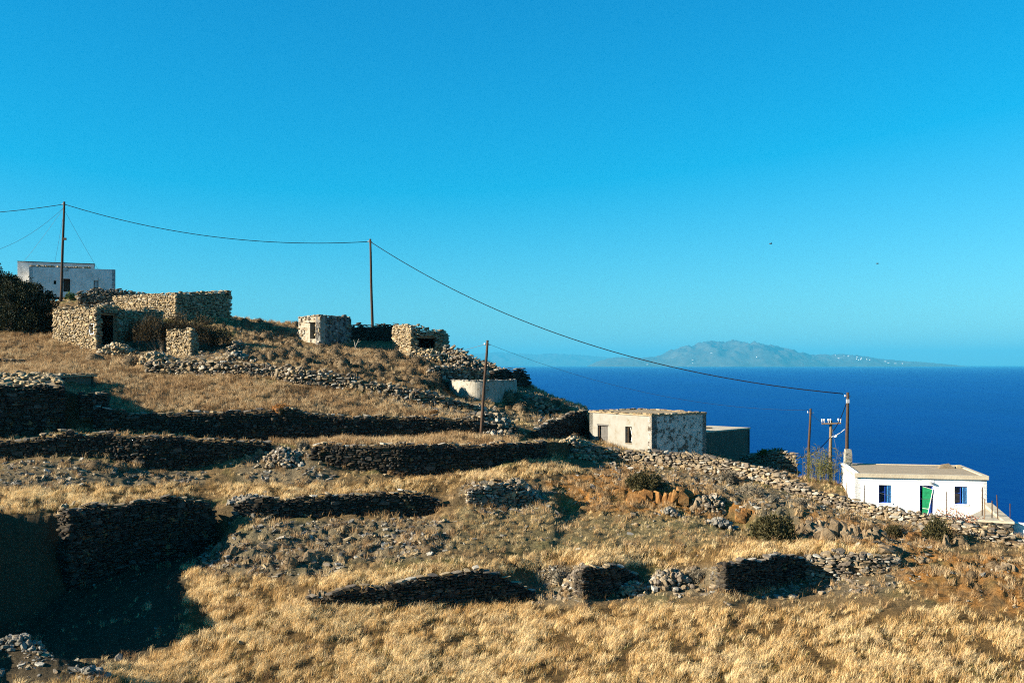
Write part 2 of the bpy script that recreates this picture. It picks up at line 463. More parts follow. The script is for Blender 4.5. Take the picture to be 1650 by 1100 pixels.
W6F = [(-350, 760, 53.5), (0, 743, 56.6), (35, 736, 56.9), (123, 731, 57.7), (169, 736, 58.1), (232, 753, 58.4), (286, 754, 59), (327, 750, 59.6), (368, 739, 60.3),
       (400, 731, 61), (440, 722, 61.7), (470, 730, 61), (499, 737, 60), (566, 753, 60.1), (642, 765, 60.4), (718, 762, 61.3), (787, 753, 62.3), (824, 741, 63.2),
       (869, 737, 64.5), (920, 735, 67), (981, 741, 68.5), (1041, 748, 68), (1121, 758, 66.5), (1162, 763, 65.5), (1235, 782, 63), (1359, 821, 59.5),
       (1423, 837, 57.8), (1500, 842, 56), (1540, 850, 55), (1586, 867, 53.5), (1650, 888, 52.6), (2000, 940, 51.4)]
W6T = [(-350, 735, 54), (0, 713, 57), (55, 709, 57.5), (101, 699, 58), (142, 701, 58.3), (226, 704, 58.8), (273, 704, 59.4), (354, 712, 60.6), (400, 713, 61.4),
       (440, 716, 62.1), (475, 722, 61.6), (500, 725, 60.5), (512, 719, 60.5), (560, 718, 60.6), (630, 718, 60.9), (700, 719, 61.6), (784, 719, 62.7), (824, 716, 63.6),
       (884, 713, 65.2), (920, 714, 67.4), (981, 727, 68.9), (1051, 731, 68.4), (1121, 736, 66.9), (1162, 744, 66), (1211, 756, 64.5), (1257, 766, 63.2),
       (1320, 796, 61), (1359, 804, 60), (1407, 817, 58.7), (1481, 831, 57), (1524, 837, 56), (1545, 845, 55.5), (1600, 857, 54), (1650, 872, 53), (2000, 925, 51.8)]
W8F = [(-350, -4.2, 57), (-150, -4.3, 59), (0, 700, 60.5), (100, 694, 61.3), (174, 696, 62), (250, 699, 63), (400, 711, 64.6), (477, 711, 65.4), (562, 706, 66.3), (604, 708, 66.8), (668, 706, 67.5),
       (732, 698, 68.2), (804, 703, 68.9), (831, 705, 69.2), (866, 712, 70), (887, 706, 76), (917, 706, 79.5), (944, 706, 82), (962, -5.95, 77), (1050, -6.45, 71.5),
       (1138, -6.8, 71.5), (1211, -7.4, 68), (1257, -7.8, 67), (1320, -8.8, 64), (1359, -9.4, 62.5), (1481, -9.7, 60.5), (1545, -9.7, 58.5),
       (1600, -9.4, 57), (1650, -9.9, 56), (2000, -11.5, 54)]
W8T = [(-350, -1.7, 57.5), (-150, -1.6, 59.5), (0, 627, 61.0), (100, 627, 61.8), (130, 642, 62.1), (150, 656, 62.4), (174, 665, 62.5), (273, 668, 63.6), (400, 665, 65.1), (452, 662, 65.6), (498, 667, 66.1),
       (562, 673, 66.8), (700, 675, 68.2), (773, 679, 69), (831, 691, 69.7), (866, 697, 70.5), (887, 681, 76.4), (917, 670, 80), (944, 663, 82.5), (960, -5.9, 77.6),
       (1050, -6.45, 72), (1138, -6.8, 72.2), (1211, -7.4, 68.6), (1257, -7.8, 67.6), (1320, -8.8, 64.6), (1359, -9.4, 63), (1481, -9.7, 61), (1545, -9.7, 59),
       (1600, -9.5, 57.6), (1650, -10.0, 56.6), (2000, -11.6, 54.6)]
W9F = [(-350, -.4, 76), (0, 592, 76), (100, 589, 77), (200, 594, 77), (235, 605, 76), (400, 606, 75), (442, 608, 75), (477, 622, 74), (537, 627, 74), (592, 630, 74), (660, 646, 74),
       (714, 655, 74.5), (760, 664, 75.3), (800, 670, 76), (850, 676, 77), (880, 671, 80), (900, 664, 82.5), (944, 661, 84), (962, -6.2, 84), (1050, -6.6, 82), (1138, -7.2, 80), (1257, -8.2, 74),
       (1320, -8.3, 71), (1355, -8.5, 71), (1400, -9.6, 70), (1600, -9.9, 66), (1650, -10.6, 62), (2000, -13, 60)]
W9T = [(-350, -.35, 76.5), (0, 590, 76.4), (100, 587, 77.4), (215, 590, 77.3), (235, 586, 76.5), (360, 583, 75.6), (423, 590, 75.6), (483, 594, 74.7), (564, 608, 74.6), (594, 618, 74.5), (646, 623, 74.6),
       (714, 640, 75.1), (760, 656, 75.8), (800, 664, 76.6), (850, 672, 77.6), (880, 667, 80.5), (900, 662, 83), (944, 660, 84.5), (962, -6.25, 84.5), (1050, -6.7, 83), (1138, -7.3, 81), (1257, -8.25, 75),
       (1320, -8.35, 72), (1355, -8.55, 72), (1400, -9.7, 71), (1600, -10, 67), (1650, -10.9, 63), (2000, -13.3, 61)]
N2 = [(-350, 1.8, 84), (0, 556, 84), (100, 563, 85), (235, 566, 86), (300, 572, 85), (400, 562, 85), (500, 566, 86), (600, 585, 84), (690, 597, 83), (712, 622, 83),
      (722, 634, 81.5), (745, 645, 78.6), (765, 650, 77.8), (785, 651, 78), (800, 651, 79), (818, 649, 81.2), (833, 646, 83.3), (850, 641, 84), (870, 637, 86), (900, 646, 87.5), (946, 658, 88.5), (965, -7, 89), (1138, -8.6, 91), (1300, -11, 86), (1400, -12.5, 86), (1650, -15, 85), (2000, -20, 85)]
N3 = [(-350, 4, 92), (0, 537, 92), (100, 528, 95), (200, 510, 97), (300, 502, 98), (365, 515, 99), (400, 532, 98), (435, 547, 94.6), (465, 555, 94), (516, 560, 93.8), (565, 562, 95.4), (625, 563, 98.5), (690, 575, 93),
      (730, 567, 93), (760, 582, 92), (800, 593, 92), (850, 619, 90.5), (870, 632, 91), (900, 645, 92), (950, 658, 93), (975, -9, 100), (1138, -12, 105), (1400, -17, 105), (2000, -26, 105)]
N4 = [(-350, 8, 108), (0, 500, 106), (100, 482, 110), (200, 470, 113), (300, 488, 112), (370, 508, 110), (420, 514, 111), (470, 518, 112), (565, 526, 113), (640, 540, 110), (720, 560, 100),
      (750, 574, 98), (800, 591, 97.5), (850, 617, 96), (870, 631, 96), (950, 658, 98), (980, -11, 112), (1138, -15, 118), (1400, -20, 118), (2000, -30, 118)]
N5 = [(-350, 10, 145), (0, 9, 142), (200, 8, 140), (370, 4, 138), (560, 2, 135), (720, -2.5, 130), (850, -7, 125), (950, -10, 125), (1138, -20, 140), (2000, -38, 140)]

LINES = [(const(3, -15), 6), (const(26, -12.7), 22),
         (L([(-350, 1010, 33.4), (-100, 1010, 33.8), (0, 1022, 35.4), (60, 1035, 34.7), (120, 1066, 33.9), (190, 1100, 33.2), (300, 1135, 33.6), (420, 1125, 35), (800, 1112, 36.5), (2000, 1112, 36.5)]), 14),
         (L([(-350, -11.2, 34.1), (-100, -11.2, 34.7), (0, -11.4, 37.4), (200, -11.35, 38.5), (400, -11.1, 39), (800, 1045, 40), (1200, 1030, 40.5), (1650, 1020, 40.5), (2000, 1020, 40)]), 26),
         (L(W1F, 4), 6), (L(W1T, 4), 30), (L(M1), 30), (L(W4F, 5), 8), (L(W4T, 4), 30), (L(M2), 26), (L(W6F, 4), 6), (L(W6T, 4), 22),
         (L(W8F, 4), 6), (L(W8T, 4), 26), (L(W9F, 5), 6), (L(W9T, 5), 26), (L(N2), 26), (L(N3), 18), (L(N4), 8), (L(N5), 6),
         (L([(-350, -32, 270), (900, -34, 270), (1000, -49, 270), (2000, -52, 270)]), 6), (const(460, -56), 0)]
Dr, Zr, Kr = [], [], []
for i, ((D, Z), n) in enumerate(LINES[:-1]):
    D2, Z2 = LINES[i + 1][0]
    D2 = np.maximum(D2, D + 0.12)
    LINES[i + 1] = ((D2, Z2), LINES[i + 1][1])
    for k in range(n):
        t = k / n
        Dr.append(D + (D2 - D) * t); Zr.append(Z + (Z2 - Z) * t); Kr.append(i + t)
Dr.append(LINES[-1][0][0]); Zr.append(LINES[-1][0][1]); Kr.append(len(LINES) - 1)
Dg, Zg = np.array(Dr), np.array(Zr); Kg = np.array(Kr)
# soften the creases between rows except at the walls
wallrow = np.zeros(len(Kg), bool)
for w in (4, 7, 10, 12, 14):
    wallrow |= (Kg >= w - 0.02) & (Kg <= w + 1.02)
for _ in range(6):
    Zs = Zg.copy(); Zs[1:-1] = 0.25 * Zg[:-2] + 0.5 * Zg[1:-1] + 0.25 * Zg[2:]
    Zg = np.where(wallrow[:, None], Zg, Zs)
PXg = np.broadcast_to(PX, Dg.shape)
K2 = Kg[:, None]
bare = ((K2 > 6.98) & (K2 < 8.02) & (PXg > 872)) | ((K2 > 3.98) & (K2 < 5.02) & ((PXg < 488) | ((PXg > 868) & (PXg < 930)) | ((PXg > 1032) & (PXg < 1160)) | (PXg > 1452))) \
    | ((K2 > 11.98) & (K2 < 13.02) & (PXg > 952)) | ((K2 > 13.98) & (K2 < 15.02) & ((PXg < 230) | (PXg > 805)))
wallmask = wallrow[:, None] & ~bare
Xg, Yg = (PXg - CX) / F * Dg, Dg.copy()
rough = np.interp(Kg, [0, 3, 5, 6, 9, 11, 15, 16, 18], [0.6, 0.7, 0.9, 1.3, 1.2, 1.0, 1.2, 1.3, 1.2])[:, None]
Zg = Zg + rough * (0.16 * fbm(Xg * 0.5, Yg * 0.5, 3, 3) + 0.12 * fbm(Xg * 2.2, Yg * 2.2, 9, 4, 0.6))
py0_ = H0 - Zg * F / Dg
bank = np.zeros(Dg.shape)
for pl_ in ([(940, 765), (1120, 765), (1230, 800), (1420, 840), (1530, 855), (1530, 895), (1300, 880), (1180, 860), (1110, 830), (940, 830)],
            [(310, 850), (560, 840), (720, 840), (740, 880), (560, 910), (500, 940), (320, 930)], [(1450, 890), (1700, 895), (1700, 990), (1450, 930)]):
    bank += in_poly(PXg, py0_, pl_)
for _ in range(8):
    bank[1:-1] = (bank[:-2] + bank[1:-1] + bank[2:]) / 3; bank[:, 1:-1] = (bank[:, :-2] + bank[:, 1:-1] + bank[:, 2:]) / 3
rg = 0.5 - np.abs(fbm(Xg * 0.9, Yg * 0.9, 31, 4, 0.6))
Zg = Zg + bank * (0.55 * (rg - 0.3) + 0.13 * fbm(Xg * 2.6, Yg * 2.6, 33, 3, 0.6))
PYg = H0 - Zg * F / Dg

ZONES = {
    'rubble': [[(320, 880), (420, 838), (560, 838), (720, 836), (740, 870), (700, 900), (560, 905), (520, 935), (330, 925), (300, 905)],
               [(0, 745), (130, 738), (230, 758), (330, 758), (330, 782), (0, 785)],
               [(400, 735), (440, 720), (505, 735), (540, 760), (520, 778), (380, 775)],
               [(860, 915), (935, 915), (950, 965), (1170, 960), (1165, 915), (1060, 915), (1010, 965), (860, 980)],
               [(1290, 935), (1450, 905), (1500, 930), (1400, 960), (1180, 965)],
               [(740, 785), (800, 775), (890, 790), (880, 830), (750, 825)],
               [(960, 745), (1130, 760), (1240, 785), (1360, 825), (1430, 840), (1520, 850), (1510, 885), (1300, 865), (1200, 830), (1120, 800), (960, 775)],
               [(590, 620), (760, 645), (840, 670), (800, 685), (700, 665), (590, 640)],
               [(680, 575), (740, 555), (860, 610), (950, 660), (860, 690), (840, 650), (700, 610)],
               [(150, 545), (390, 560), (380, 590), (160, 575)], [(0, 1025), (190, 1100), (0, 1100)]],
    'orange': [[(985, 775), (1120, 775), (1180, 800), (1220, 830), (1110, 830), (985, 825)],
               [(1280, 815), (1420, 845), (1520, 855), (1520, 890), (1300, 875)],
               [(1470, 890), (1650, 895), (1650, 990), (1520, 970), (1440, 930)],
               [(880, 775), (1000, 745), (1060, 760), (1000, 820), (900, 830)]],
    'hollow': [[(-350, 900), (0, 900), (100, 880), (300, 870), (358, 890), (302, 920), (290, 1000), (292, 1040), (60, 1110), (-350, 1200)]],  # outline follows the cast shadow; marks where shade is painted on the ground
    'sparse': [[(740, 815), (950, 790), (1180, 850), (1160, 880), (900, 890), (720, 885)]],
    'gold': [[(0, 782), (330, 782), (560, 778), (720, 768), (900, 735), (940, 760), (700, 800), (420, 803), (300, 800), (100, 825), (0, 830)],
             [(560, 925), (760, 905), (1000, 880), (1300, 872), (1420, 882), (1400, 895), (1050, 912), (860, 920), (560, 950), (480, 955), (480, 930)],
             [(300, 918), (355, 905), (490, 960), (860, 980), (1650, 985), (1650, 1300), (-350, 1300), (-350, 1200), (60, 1110), (280, 1050)]],
    'brown': [[(-350, 540), (90, 540), (240, 590), (400, 610), (600, 640), (770, 680), (600, 672), (170, 662), (150, 605), (-350, 605)],
              [(540, 560), (720, 585), (700, 600), (560, 590)], [(440, 706), (820, 696), (830, 716), (500, 718), (440, 714)]],
    'shrubby': [[(375, 565), (480, 560), (560, 560), (640, 575), (720, 592), (715, 632), (600, 612), (480, 590), (380, 580)],
                [(390, 515), (480, 520), (480, 560), (380, 555)], [(820, 640), (925, 655), (900, 672), (800, 660)]],
}
def zone(name, px, py):
    r = np.zeros(np.shape(px), bool)
    for p in ZONES[name]: r |= in_poly(px, py, p)
    return r
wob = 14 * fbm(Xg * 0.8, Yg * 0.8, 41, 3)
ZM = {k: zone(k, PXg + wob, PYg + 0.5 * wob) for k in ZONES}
n1, n2 = fbm(Xg * 0.45, Yg * 0.45, 21, 4), fbm(Xg * 1.7, Yg * 1.7, 22, 4)
def blendc(c, col, w): return c * (1 - w[..., None]) + np.array(col) * w[..., None]
col = np.zeros(Dg.shape + (3,)) + np.array((0.17, 0.112, 0.052))
col = blendc(col, (0.10, 0.10, 0.035), np.clip(n1 * 2.4, 0, 0.75))
col = blendc(col, (0.20, 0.135, 0.065), np.clip(n2 * 2.0, 0, 0.7))
def soft(mk):
    mk = mk.astype(float)
    for _ in range(3):
        mk[1:-1] = (mk[:-2] + mk[1:-1] + mk[2:]) / 3; mk[:, 1:-1] = (mk[:, :-2] + mk[:, 1:-1] + mk[:, 2:]) / 3
    return mk
col = blendc(col, (0.12, 0.072, 0.027), 0.8 * soft(ZM['gold']))
col = blendc(col, (0.16, 0.13, 0.082), 0.75 * soft(ZM['rubble']))
col = blendc(col, (0.17, 0.14, 0.07), 0.6 * soft(ZM['sparse']))
col = blendc(col, (0.065, 0.05, 0.03), 0.9 * soft(ZM['hollow']))  # shade painted into the ground colour
col = blendc(col, (0.32, 0.15, 0.042), np.clip(0.8 * soft(ZM['orange']) + 1.3 * n2 * ZM['orange'], 0, 1))
col = blendc(col, (0.26, 0.16, 0.08), 0.6 * soft(ZM['brown']))
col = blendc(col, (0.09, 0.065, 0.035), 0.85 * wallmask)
col = blendc(col, (0.115, 0.075, 0.038), 0.85 * soft(ZM['shrubby']))
far = np.clip((Dg - 120) / 60, 0, 1)
col = blendc(col, (0.13, 0.11, 0.06), far)

m, nt, b = new_mat('hillside_ground', 0.95, 0.05); M['ground'] = m
at = nd(nt, 'ShaderNodeAttribute', attribute_name='Col')
g1 = noise(nt, 6, 8, 0.75, 'World'); g2 = noise(nt, 26, 6, 0.75, 'World')
c = mix(nt, at.outputs['Color'], ramp(nt, g1, [(0.28, 0.45), (0.5, 0.95), (0.72, 1.6)]), 1.0, 'MULTIPLY')
c = mix(nt, c, ramp(nt, g2, [(0.3, 0.55), (0.7, 1.45)]), 1.0, 'MULTIPLY')
nt.links.new(c, b.inputs['Base Color'])
bump(nt, b, math_n(nt, 'ADD', g1, math_n(nt, 'MULTIPLY', g2, 0.4)), 1.0, 0.22)

nr, nc = Dg.shape
V = np.stack([Xg, Yg, Zg], -1).reshape(-1, 3)
idx = np.arange(nr * nc).reshape(nr, nc)
Q = np.stack([idx[:-1, :-1], idx[:-1, 1:], idx[1:, 1:], idx[1:, :-1]], -1).reshape(-1, 4)
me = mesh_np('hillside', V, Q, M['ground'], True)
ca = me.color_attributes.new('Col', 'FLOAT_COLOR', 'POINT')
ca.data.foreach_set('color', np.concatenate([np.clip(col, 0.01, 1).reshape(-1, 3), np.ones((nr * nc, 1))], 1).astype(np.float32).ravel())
hill = link(bpy.data.objects.new('hillside', me))
tag(hill, 'terraced hillside of dry earth and grass falling to the sea', 'hillside', kind='structure')

def at(px, py):
    """point of the hillside seen at a picture position"""
    j = int(np.clip(round((px - PX[0]) / S), 0, nc - 1))
    colpy = PYg[:, j]
    cm = np.minimum.accumulate(colpy[20:])
    k = int(np.argmax(cm <= py)) + 20
    if colpy[k] > py: k = int(np.argmin(np.abs(colpy)))
    return V[k * nc + j].copy()

def ground_z(x, y):
    px = CX + F * x / y
    j = int(np.clip(round((px - PX[0]) / S), 0, nc - 1))
    return float(np.interp(y, Dg[:, j], Zg[:, j]))

# sea
m = bpy.data.materials.new('sea_water'); m.use_nodes = True; nt = m.node_tree; nt.nodes.clear(); M['sea'] = m
w1 = noise(nt, 0.05, 6, 0.7, 'World', (1, 0.45, 1)); w2 = noise(nt, 0.0016, 5, 0.65, 'World', (1, 0.18, 1)); w3 = noise(nt, 0.012, 4, 0.6, 'World', (1, 0.25, 1))
om_ = nd(nt, 'ShaderNodeOutputMaterial'); df = nd(nt, 'ShaderNodeBsdfDiffuse'); gl = nd(nt, 'ShaderNodeBsdfGlossy'); mx_ = nd(nt, 'ShaderNodeMixShader'); fr_ = nd(nt, 'ShaderNodeFresnel')
gl.inputs['Roughness'].default_value = 0.28; gl.inputs['Color'].default_value = (0.12, 0.62, 1.0, 1); fr_.inputs['IOR'].default_value = 1.33
nt.links.new(ramp(nt, math_n(nt, 'ADD', math_n(nt, 'MULTIPLY', w2, 0.6), math_n(nt, 'MULTIPLY', w3, 0.4)), [(0.3, (0.0002, 0.008, 0.070)), (0.7, (0.0004, 0.022, 0.135))]), df.inputs['Color'])
bp = nd(nt, 'ShaderNodeBump'); bp.inputs['Strength'].default_value = 0.8; bp.inputs['Distance'].default_value = 3.0
nt.links.new(w1, bp.inputs['Height']); nt.links.new(bp.outputs[0], gl.inputs['Normal'])
nt.links.new(math_n(nt, 'MULTIPLY', fr_.outputs[0], 0.42), mx_.inputs[0]); nt.links.new(df.outputs[0], mx_.inputs[1]); nt.links.new(gl.outputs[0], mx_.inputs[2]); nt.links.new(mx_.outputs[0], om_.inputs[0])
sx0, sx1, sy0, sy1 = -52000, 52000, -6000, 62000
o = add('sea', [(sx0, sy0, SEA_Z), (sx1, sy0, SEA_Z), (sx1, sy1, SEA_Z), (sx0, sy1, SEA_Z)], [(0, 1, 2, 3)], M['sea'])
tag(o, 'deep blue open sea reaching to the horizon', 'sea', kind='structure')

# islands
def island(name, dist, prof, depth, mat, label, seed):
    px = np.arange(prof[0][0], prof[-1][0] + 0.1, (prof[-1][0] - prof[0][0]) / 260)
    h = np.interp(px, [p[0] for p in prof], [p[1] for p in prof]) / F * dist
    h = np.maximum(gs(h, 2.5), 0)
    rows = np.linspace(-1, 1, 49)
    X = np.broadcast_to(((px - CX) / F * dist)[None, :], (len(rows), len(px)))
    Y = dist + depth * rows[:, None] * (0.35 + 0.65 * np.clip(h / h.max(), 0, 1))[None, :]
    env = np.clip(1 - np.abs(rows) ** 1.7, 0, 1)[:, None]
    rid = 1 - 2 * np.abs(fbm(X / dist * 60, Y / dist * 60, seed, 4, 0.55))
    Zt = h[None, :] * env * (0.72 + 0.28 * rid)
    Zt = Zt + h.max() * 0.03 * fbm(X / dist * 260, Y / dist * 260, seed + 5, 3) * np.clip(h / h.max() * 4, 0, 1)[None, :]
    Zt = SEA_Z - 2 + Zt
    VV = np.stack([X, Y, Zt], -1).reshape(-1, 3)
    ii = np.arange(VV.shape[0]).reshape(len(rows), len(px))
    QQ = np.stack([ii[:-1, :-1], ii[:-1, 1:], ii[1:, 1:], ii[1:, :-1]], -1).reshape(-1, 4)
    o = link(bpy.data.objects.new(name, mesh_np(name, VV, QQ, mat, True)))
    tag(o, label, 'island', kind='thing')
    return X, Y, Zt
m, nt, b = new_mat('island_slopes'); M['island'] = m
nt.links.new(ramp(nt, noise(nt, 0.0022, 8, 0.7, 'World'), [(0.3, (0.03, 0.032, 0.025)), (0.6, (0.075, 0.068, 0.05)), (0.75, (0.15, 0.135, 0.11))]), b.inputs['Base Color'])
ISL = 30000
IX, IY, IZ = island('island', ISL, [(948, 0), (955, 5), (968, 10), (985, 15), (1010, 16), (1040, 15), (1060, 17), (1075, 24), (1085, 30), (1110, 35), (1128, 41), (1140, 43), (1160, 41), (1180, 45),
                        (1205, 44), (1225, 38), (1250, 34), (1275, 28), (1295, 21), (1330, 20), (1360, 21), (1385, 18), (1410, 13), (1450, 10), (1490, 7), (1520, 4), (1540, 0)],
       4200, M['island'], 'hazy mountainous island on the horizon across the sea', 61)
island('island', 52000, [(640, 8), (700, 18), (770, 20), (800, 23), (830, 22), (860, 19), (890, 21), (920, 20), (950, 17), (985, 14), (1030, 8), (1080, 0)],
       5000, M['island'], 'faint far land barely showing in haze left of the mountainous island', 77)
# ------------------------------------------------------------------ stones
def stone_mesh(name, seed, mat, flat=False):
    r = random.Random(seed)
    n = 7
    ring = []
    for i in range(n):
        a = 2 * math.pi * (i + r.uniform(-0.25, 0.25)) / n
        c, s = math.cos(a), math.sin(a)
        k = 0.5 / (abs(c) ** 4.5 + abs(s) ** 4.5) ** (1 / 4.5)
        k *= r.uniform(0.86, 1.08)
        ring.append((k * c, k * s))
    vs, fs = [], []
    for zl, sc in ((-0.5, 0.9), (0.3, 1.0), (0.5, 0.84)):
        tx, ty = r.uniform(-.06, .06), r.uniform(-.06, .06)
        for x, y in ring:
            vs.append((x * sc + tx, y * sc + ty, zl + (r.uniform(-.10, .10) if zl > 0 else 0)))
    for k in range(2):
        for i in range(n):
            j = (i + 1) % n
            fs.append((k * n + i, k * n + j, (k + 1) * n + j, (k + 1) * n + i))
    fs.append(tuple(reversed(range(n)))); fs.append(tuple(2 * n + i for i in range(n)))
    me = mesh_data(name, vs, fs, mat)
    return me
NV = 10
STONES = {}
SV = []
for key in ('stone', 'stone_dark', 'stone_gold', 'stone_pale'):
    STONES[key] = [stone_mesh('stone_' + key, 100 + i, M[key]) for i in range(NV)]
for me in STONES['stone']:
    me.calc_loop_triangles()
    vv = np.array([v.co[:] for v in me.vertices]); tt = np.array([t.vertices[:] for t in me.loop_triangles])
    SV.append((vv, tt))

def put_stones(parent, items, key, cap):
    """items: (variant, 4x4 matrix as numpy, size in the picture); the largest become parts, the rest one mesh"""
    items = sorted(items, key=lambda t: -t[2])
    off = wloc(parent)
    for v, Mx, sz in items[:cap]:
        o = bpy.data.objects.new('stone', STONES[key][v])
        A = Mx.copy(); A[:3, 3] -= off
        o.matrix_basis = Matrix(A.tolist())
        link(o, parent)
    rest = items[cap:]
    if rest:
        Vs, Ts, n = [], [], 0
        for v, Mx, sz in rest:
            vv, tt = SV[v]
            Vs.append(vv @ Mx[:3, :3].T + Mx[:3, 3] - off); Ts.append(tt + n); n += len(vv)
        o = bpy.data.objects.new('small_stones', mesh_np('small_stones', np.concatenate(Vs), np.concatenate(Ts), M[key]))
        o['kind'] = 'stuff'
        link(o, parent)

def rotm(axis, a):
    return np.array(Matrix.Rotation(a, 3, Vector(axis)))

def stone_face(xyl, zf, zt, size=(0.36, 0.15), jit=1.0, caps=True, holes=(), ragged=0.20, skip=0.03, capw=0.45, seed=0, depth=0.3, only_caps=False):
    """stones over a vertical face along a polyline (outward is to the right of travel); returns items"""
    r = random.Random(seed + 11)
    xyl = np.asarray(xyl, float); zf = np.asarray(zf, float); zt = np.asarray(zt, float)
    seg = np.linalg.norm(np.diff(xyl, axis=0), axis=1); s = np.concatenate([[0], np.cumsum(seg)])
    Lt = s[-1]
    def fr(u):
        u = min(max(u, 0.0), Lt - 1e-4)
        k = min(int(np.searchsorted(s, u, 'right')) - 1, len(seg) - 1)
        t = (xyl[k + 1] - xyl[k]) / seg[k]
        return np.array([np.interp(u, s, xyl[:, 0]), np.interp(u, s, xyl[:, 1])]), t, np.interp(u, s, zf), np.interp(u, s, zt)
    items = []
    hmax = float((zt - zf).max())
    zlow = float(zf.min()); ztop = float(zt.max())
    v = zlow
    ph = r.uniform(0, 100)
    while v < ztop and not only_caps:
        h = size[1] * r.uniform(0.6, 1.5)
        u = -r.uniform(0, size[0])
        while u < Lt:
            l = size[0] * r.choice((0.45, 0.6, 0.8, 1.0, 1.2, 1.6)) * r.uniform(0.85, 1.15)
            um, vm = u + l / 2, v + h / 2
            hs = h * r.choice((0.55, 0.8, 1.0, 1.0, 1.35, 1.0, 0.8, 2.1)); l *= 1.3 if hs > 1.9 * h else 1.0
            vm += size[1] * 1.1 * vnoise(np.array([um * 0.8 + ph]), np.array([v * 1.3]), 8)[0] + r.uniform(-.02, .02)
            u += l * 1.0
            if um > Lt + 0.05 or um < -0.05: continue
            p, t, f0, t0 = fr(um)
            lim = t0 + ragged * (vnoise(np.array([um * 1.7 + ph]), np.array([0.5]), 5)[0] * 2)
            if vm < f0 - 0.1 or vm + h * 0.3 > lim: continue
            if r.random() < skip: continue
            if any(a < um < b_ and c0 < vm < d0 for a, b_, c0, d0 in holes): continue
            n = np.array([t[1], -t[0], 0.0]); T = np.array([t[0], t[1], 0.0]); U = np.array([0, 0, 1.0])
            B = np.stack([T, U, n], 1)
            B = B @ rotm((0, 0, 1), r.gauss(0, 0.07 * jit)) @ rotm((1, 0, 0), r.gauss(0, 0.10 * jit)) @ rotm((0, 1, 0), r.gauss(0, 0.12 * jit))
            A = np.eye(4)
            out = r.uniform(-0.02, 0.07) * (0.5 + 0.5 * jit)
            A[:3, :3] = B * np.array([l * 0.97, hs * 0.98, depth])
            A[:3, 3] = np.array([p[0], p[1], vm]) + n * (out - depth * 0.32)
            items.append((r.randrange(NV), A, l * 0.5 + h))
        v += h * 0.97
    if caps:
        u = 0.0
        while u < Lt:
            l = size[0] * r.uniform(0.6, 1.9)
            um = u + l / 2; u += l * r.uniform(0.9, 1.35)
            if um > Lt: break
            p, t, f0, t0 = fr(um)
            if t0 - f0 < 0.15: continue
            lim = t0 + ragged * (vnoise(np.array([um * 1.7 + ph]), np.array([0.5]), 5)[0] * 2)
            n = np.array([t[1], -t[0], 0.0]); T = np.array([t[0], t[1], 0.0]); U = np.array([0, 0, 1.0])
            B = np.stack([T, -n, U], 1) @ rotm((0, 0, 1), r.uniform(-.5, .5)) @ rotm((1, 0, 0), r.gauss(0, 0.12 * jit)) @ rotm((0, 1, 0), r.gauss(0, 0.12 * jit))
            hh = size[1] * r.uniform(0.4, 1.0); A = np.eye(4)
            A[:3, :3] = B * np.array([l, capw * r.uniform(0.7, 1.2), hh])
            A[:3, 3] = np.array([p[0], p[1], lim + hh * 0.25]) - n * (capw * 0.3 + r.uniform(-.05, .1))
            items.append((r.randrange(NV), A, l + 0.3))
    return items

def prism_core(xyl, zf, zt, thick, mat, parent, name='core', inset=0.10, drop=0.22):
    """solid earth or rubble core behind the face stones"""
    xyl = np.asarray(xyl, float)
    t = np.gradient(xyl, axis=0); t /= np.linalg.norm(t, axis=1)[:, None]
    n = np.stack([t[:, 1], -t[:, 0]], 1)
    fr, bk = xyl - n * inset, xyl - n * (inset + thick)
    k = len(xyl); vs = []
    for a, z in ((fr, np.asarray(zf) - 0.35), (fr, np.asarray(zt) - drop), (bk, np.asarray(zt) - drop), (bk, np.asarray(zf) - 0.35)):
        vs += [(a[i, 0], a[i, 1], z[i]) for i in range(k)]
    fs = []
    for i in range(k - 1):
        for q in range(4):
            q2 = (q + 1) % 4
            fs.append((q * k + i, q * k + i + 1, q2 * k + i + 1, q2 * k + i))
    fs.append((0, k, 2 * k, 3 * k)); fs.append((k - 1, 4 * k - 1, 3 * k - 1, 2 * k - 1))
    return add(name, vs, fs, mat, parent)

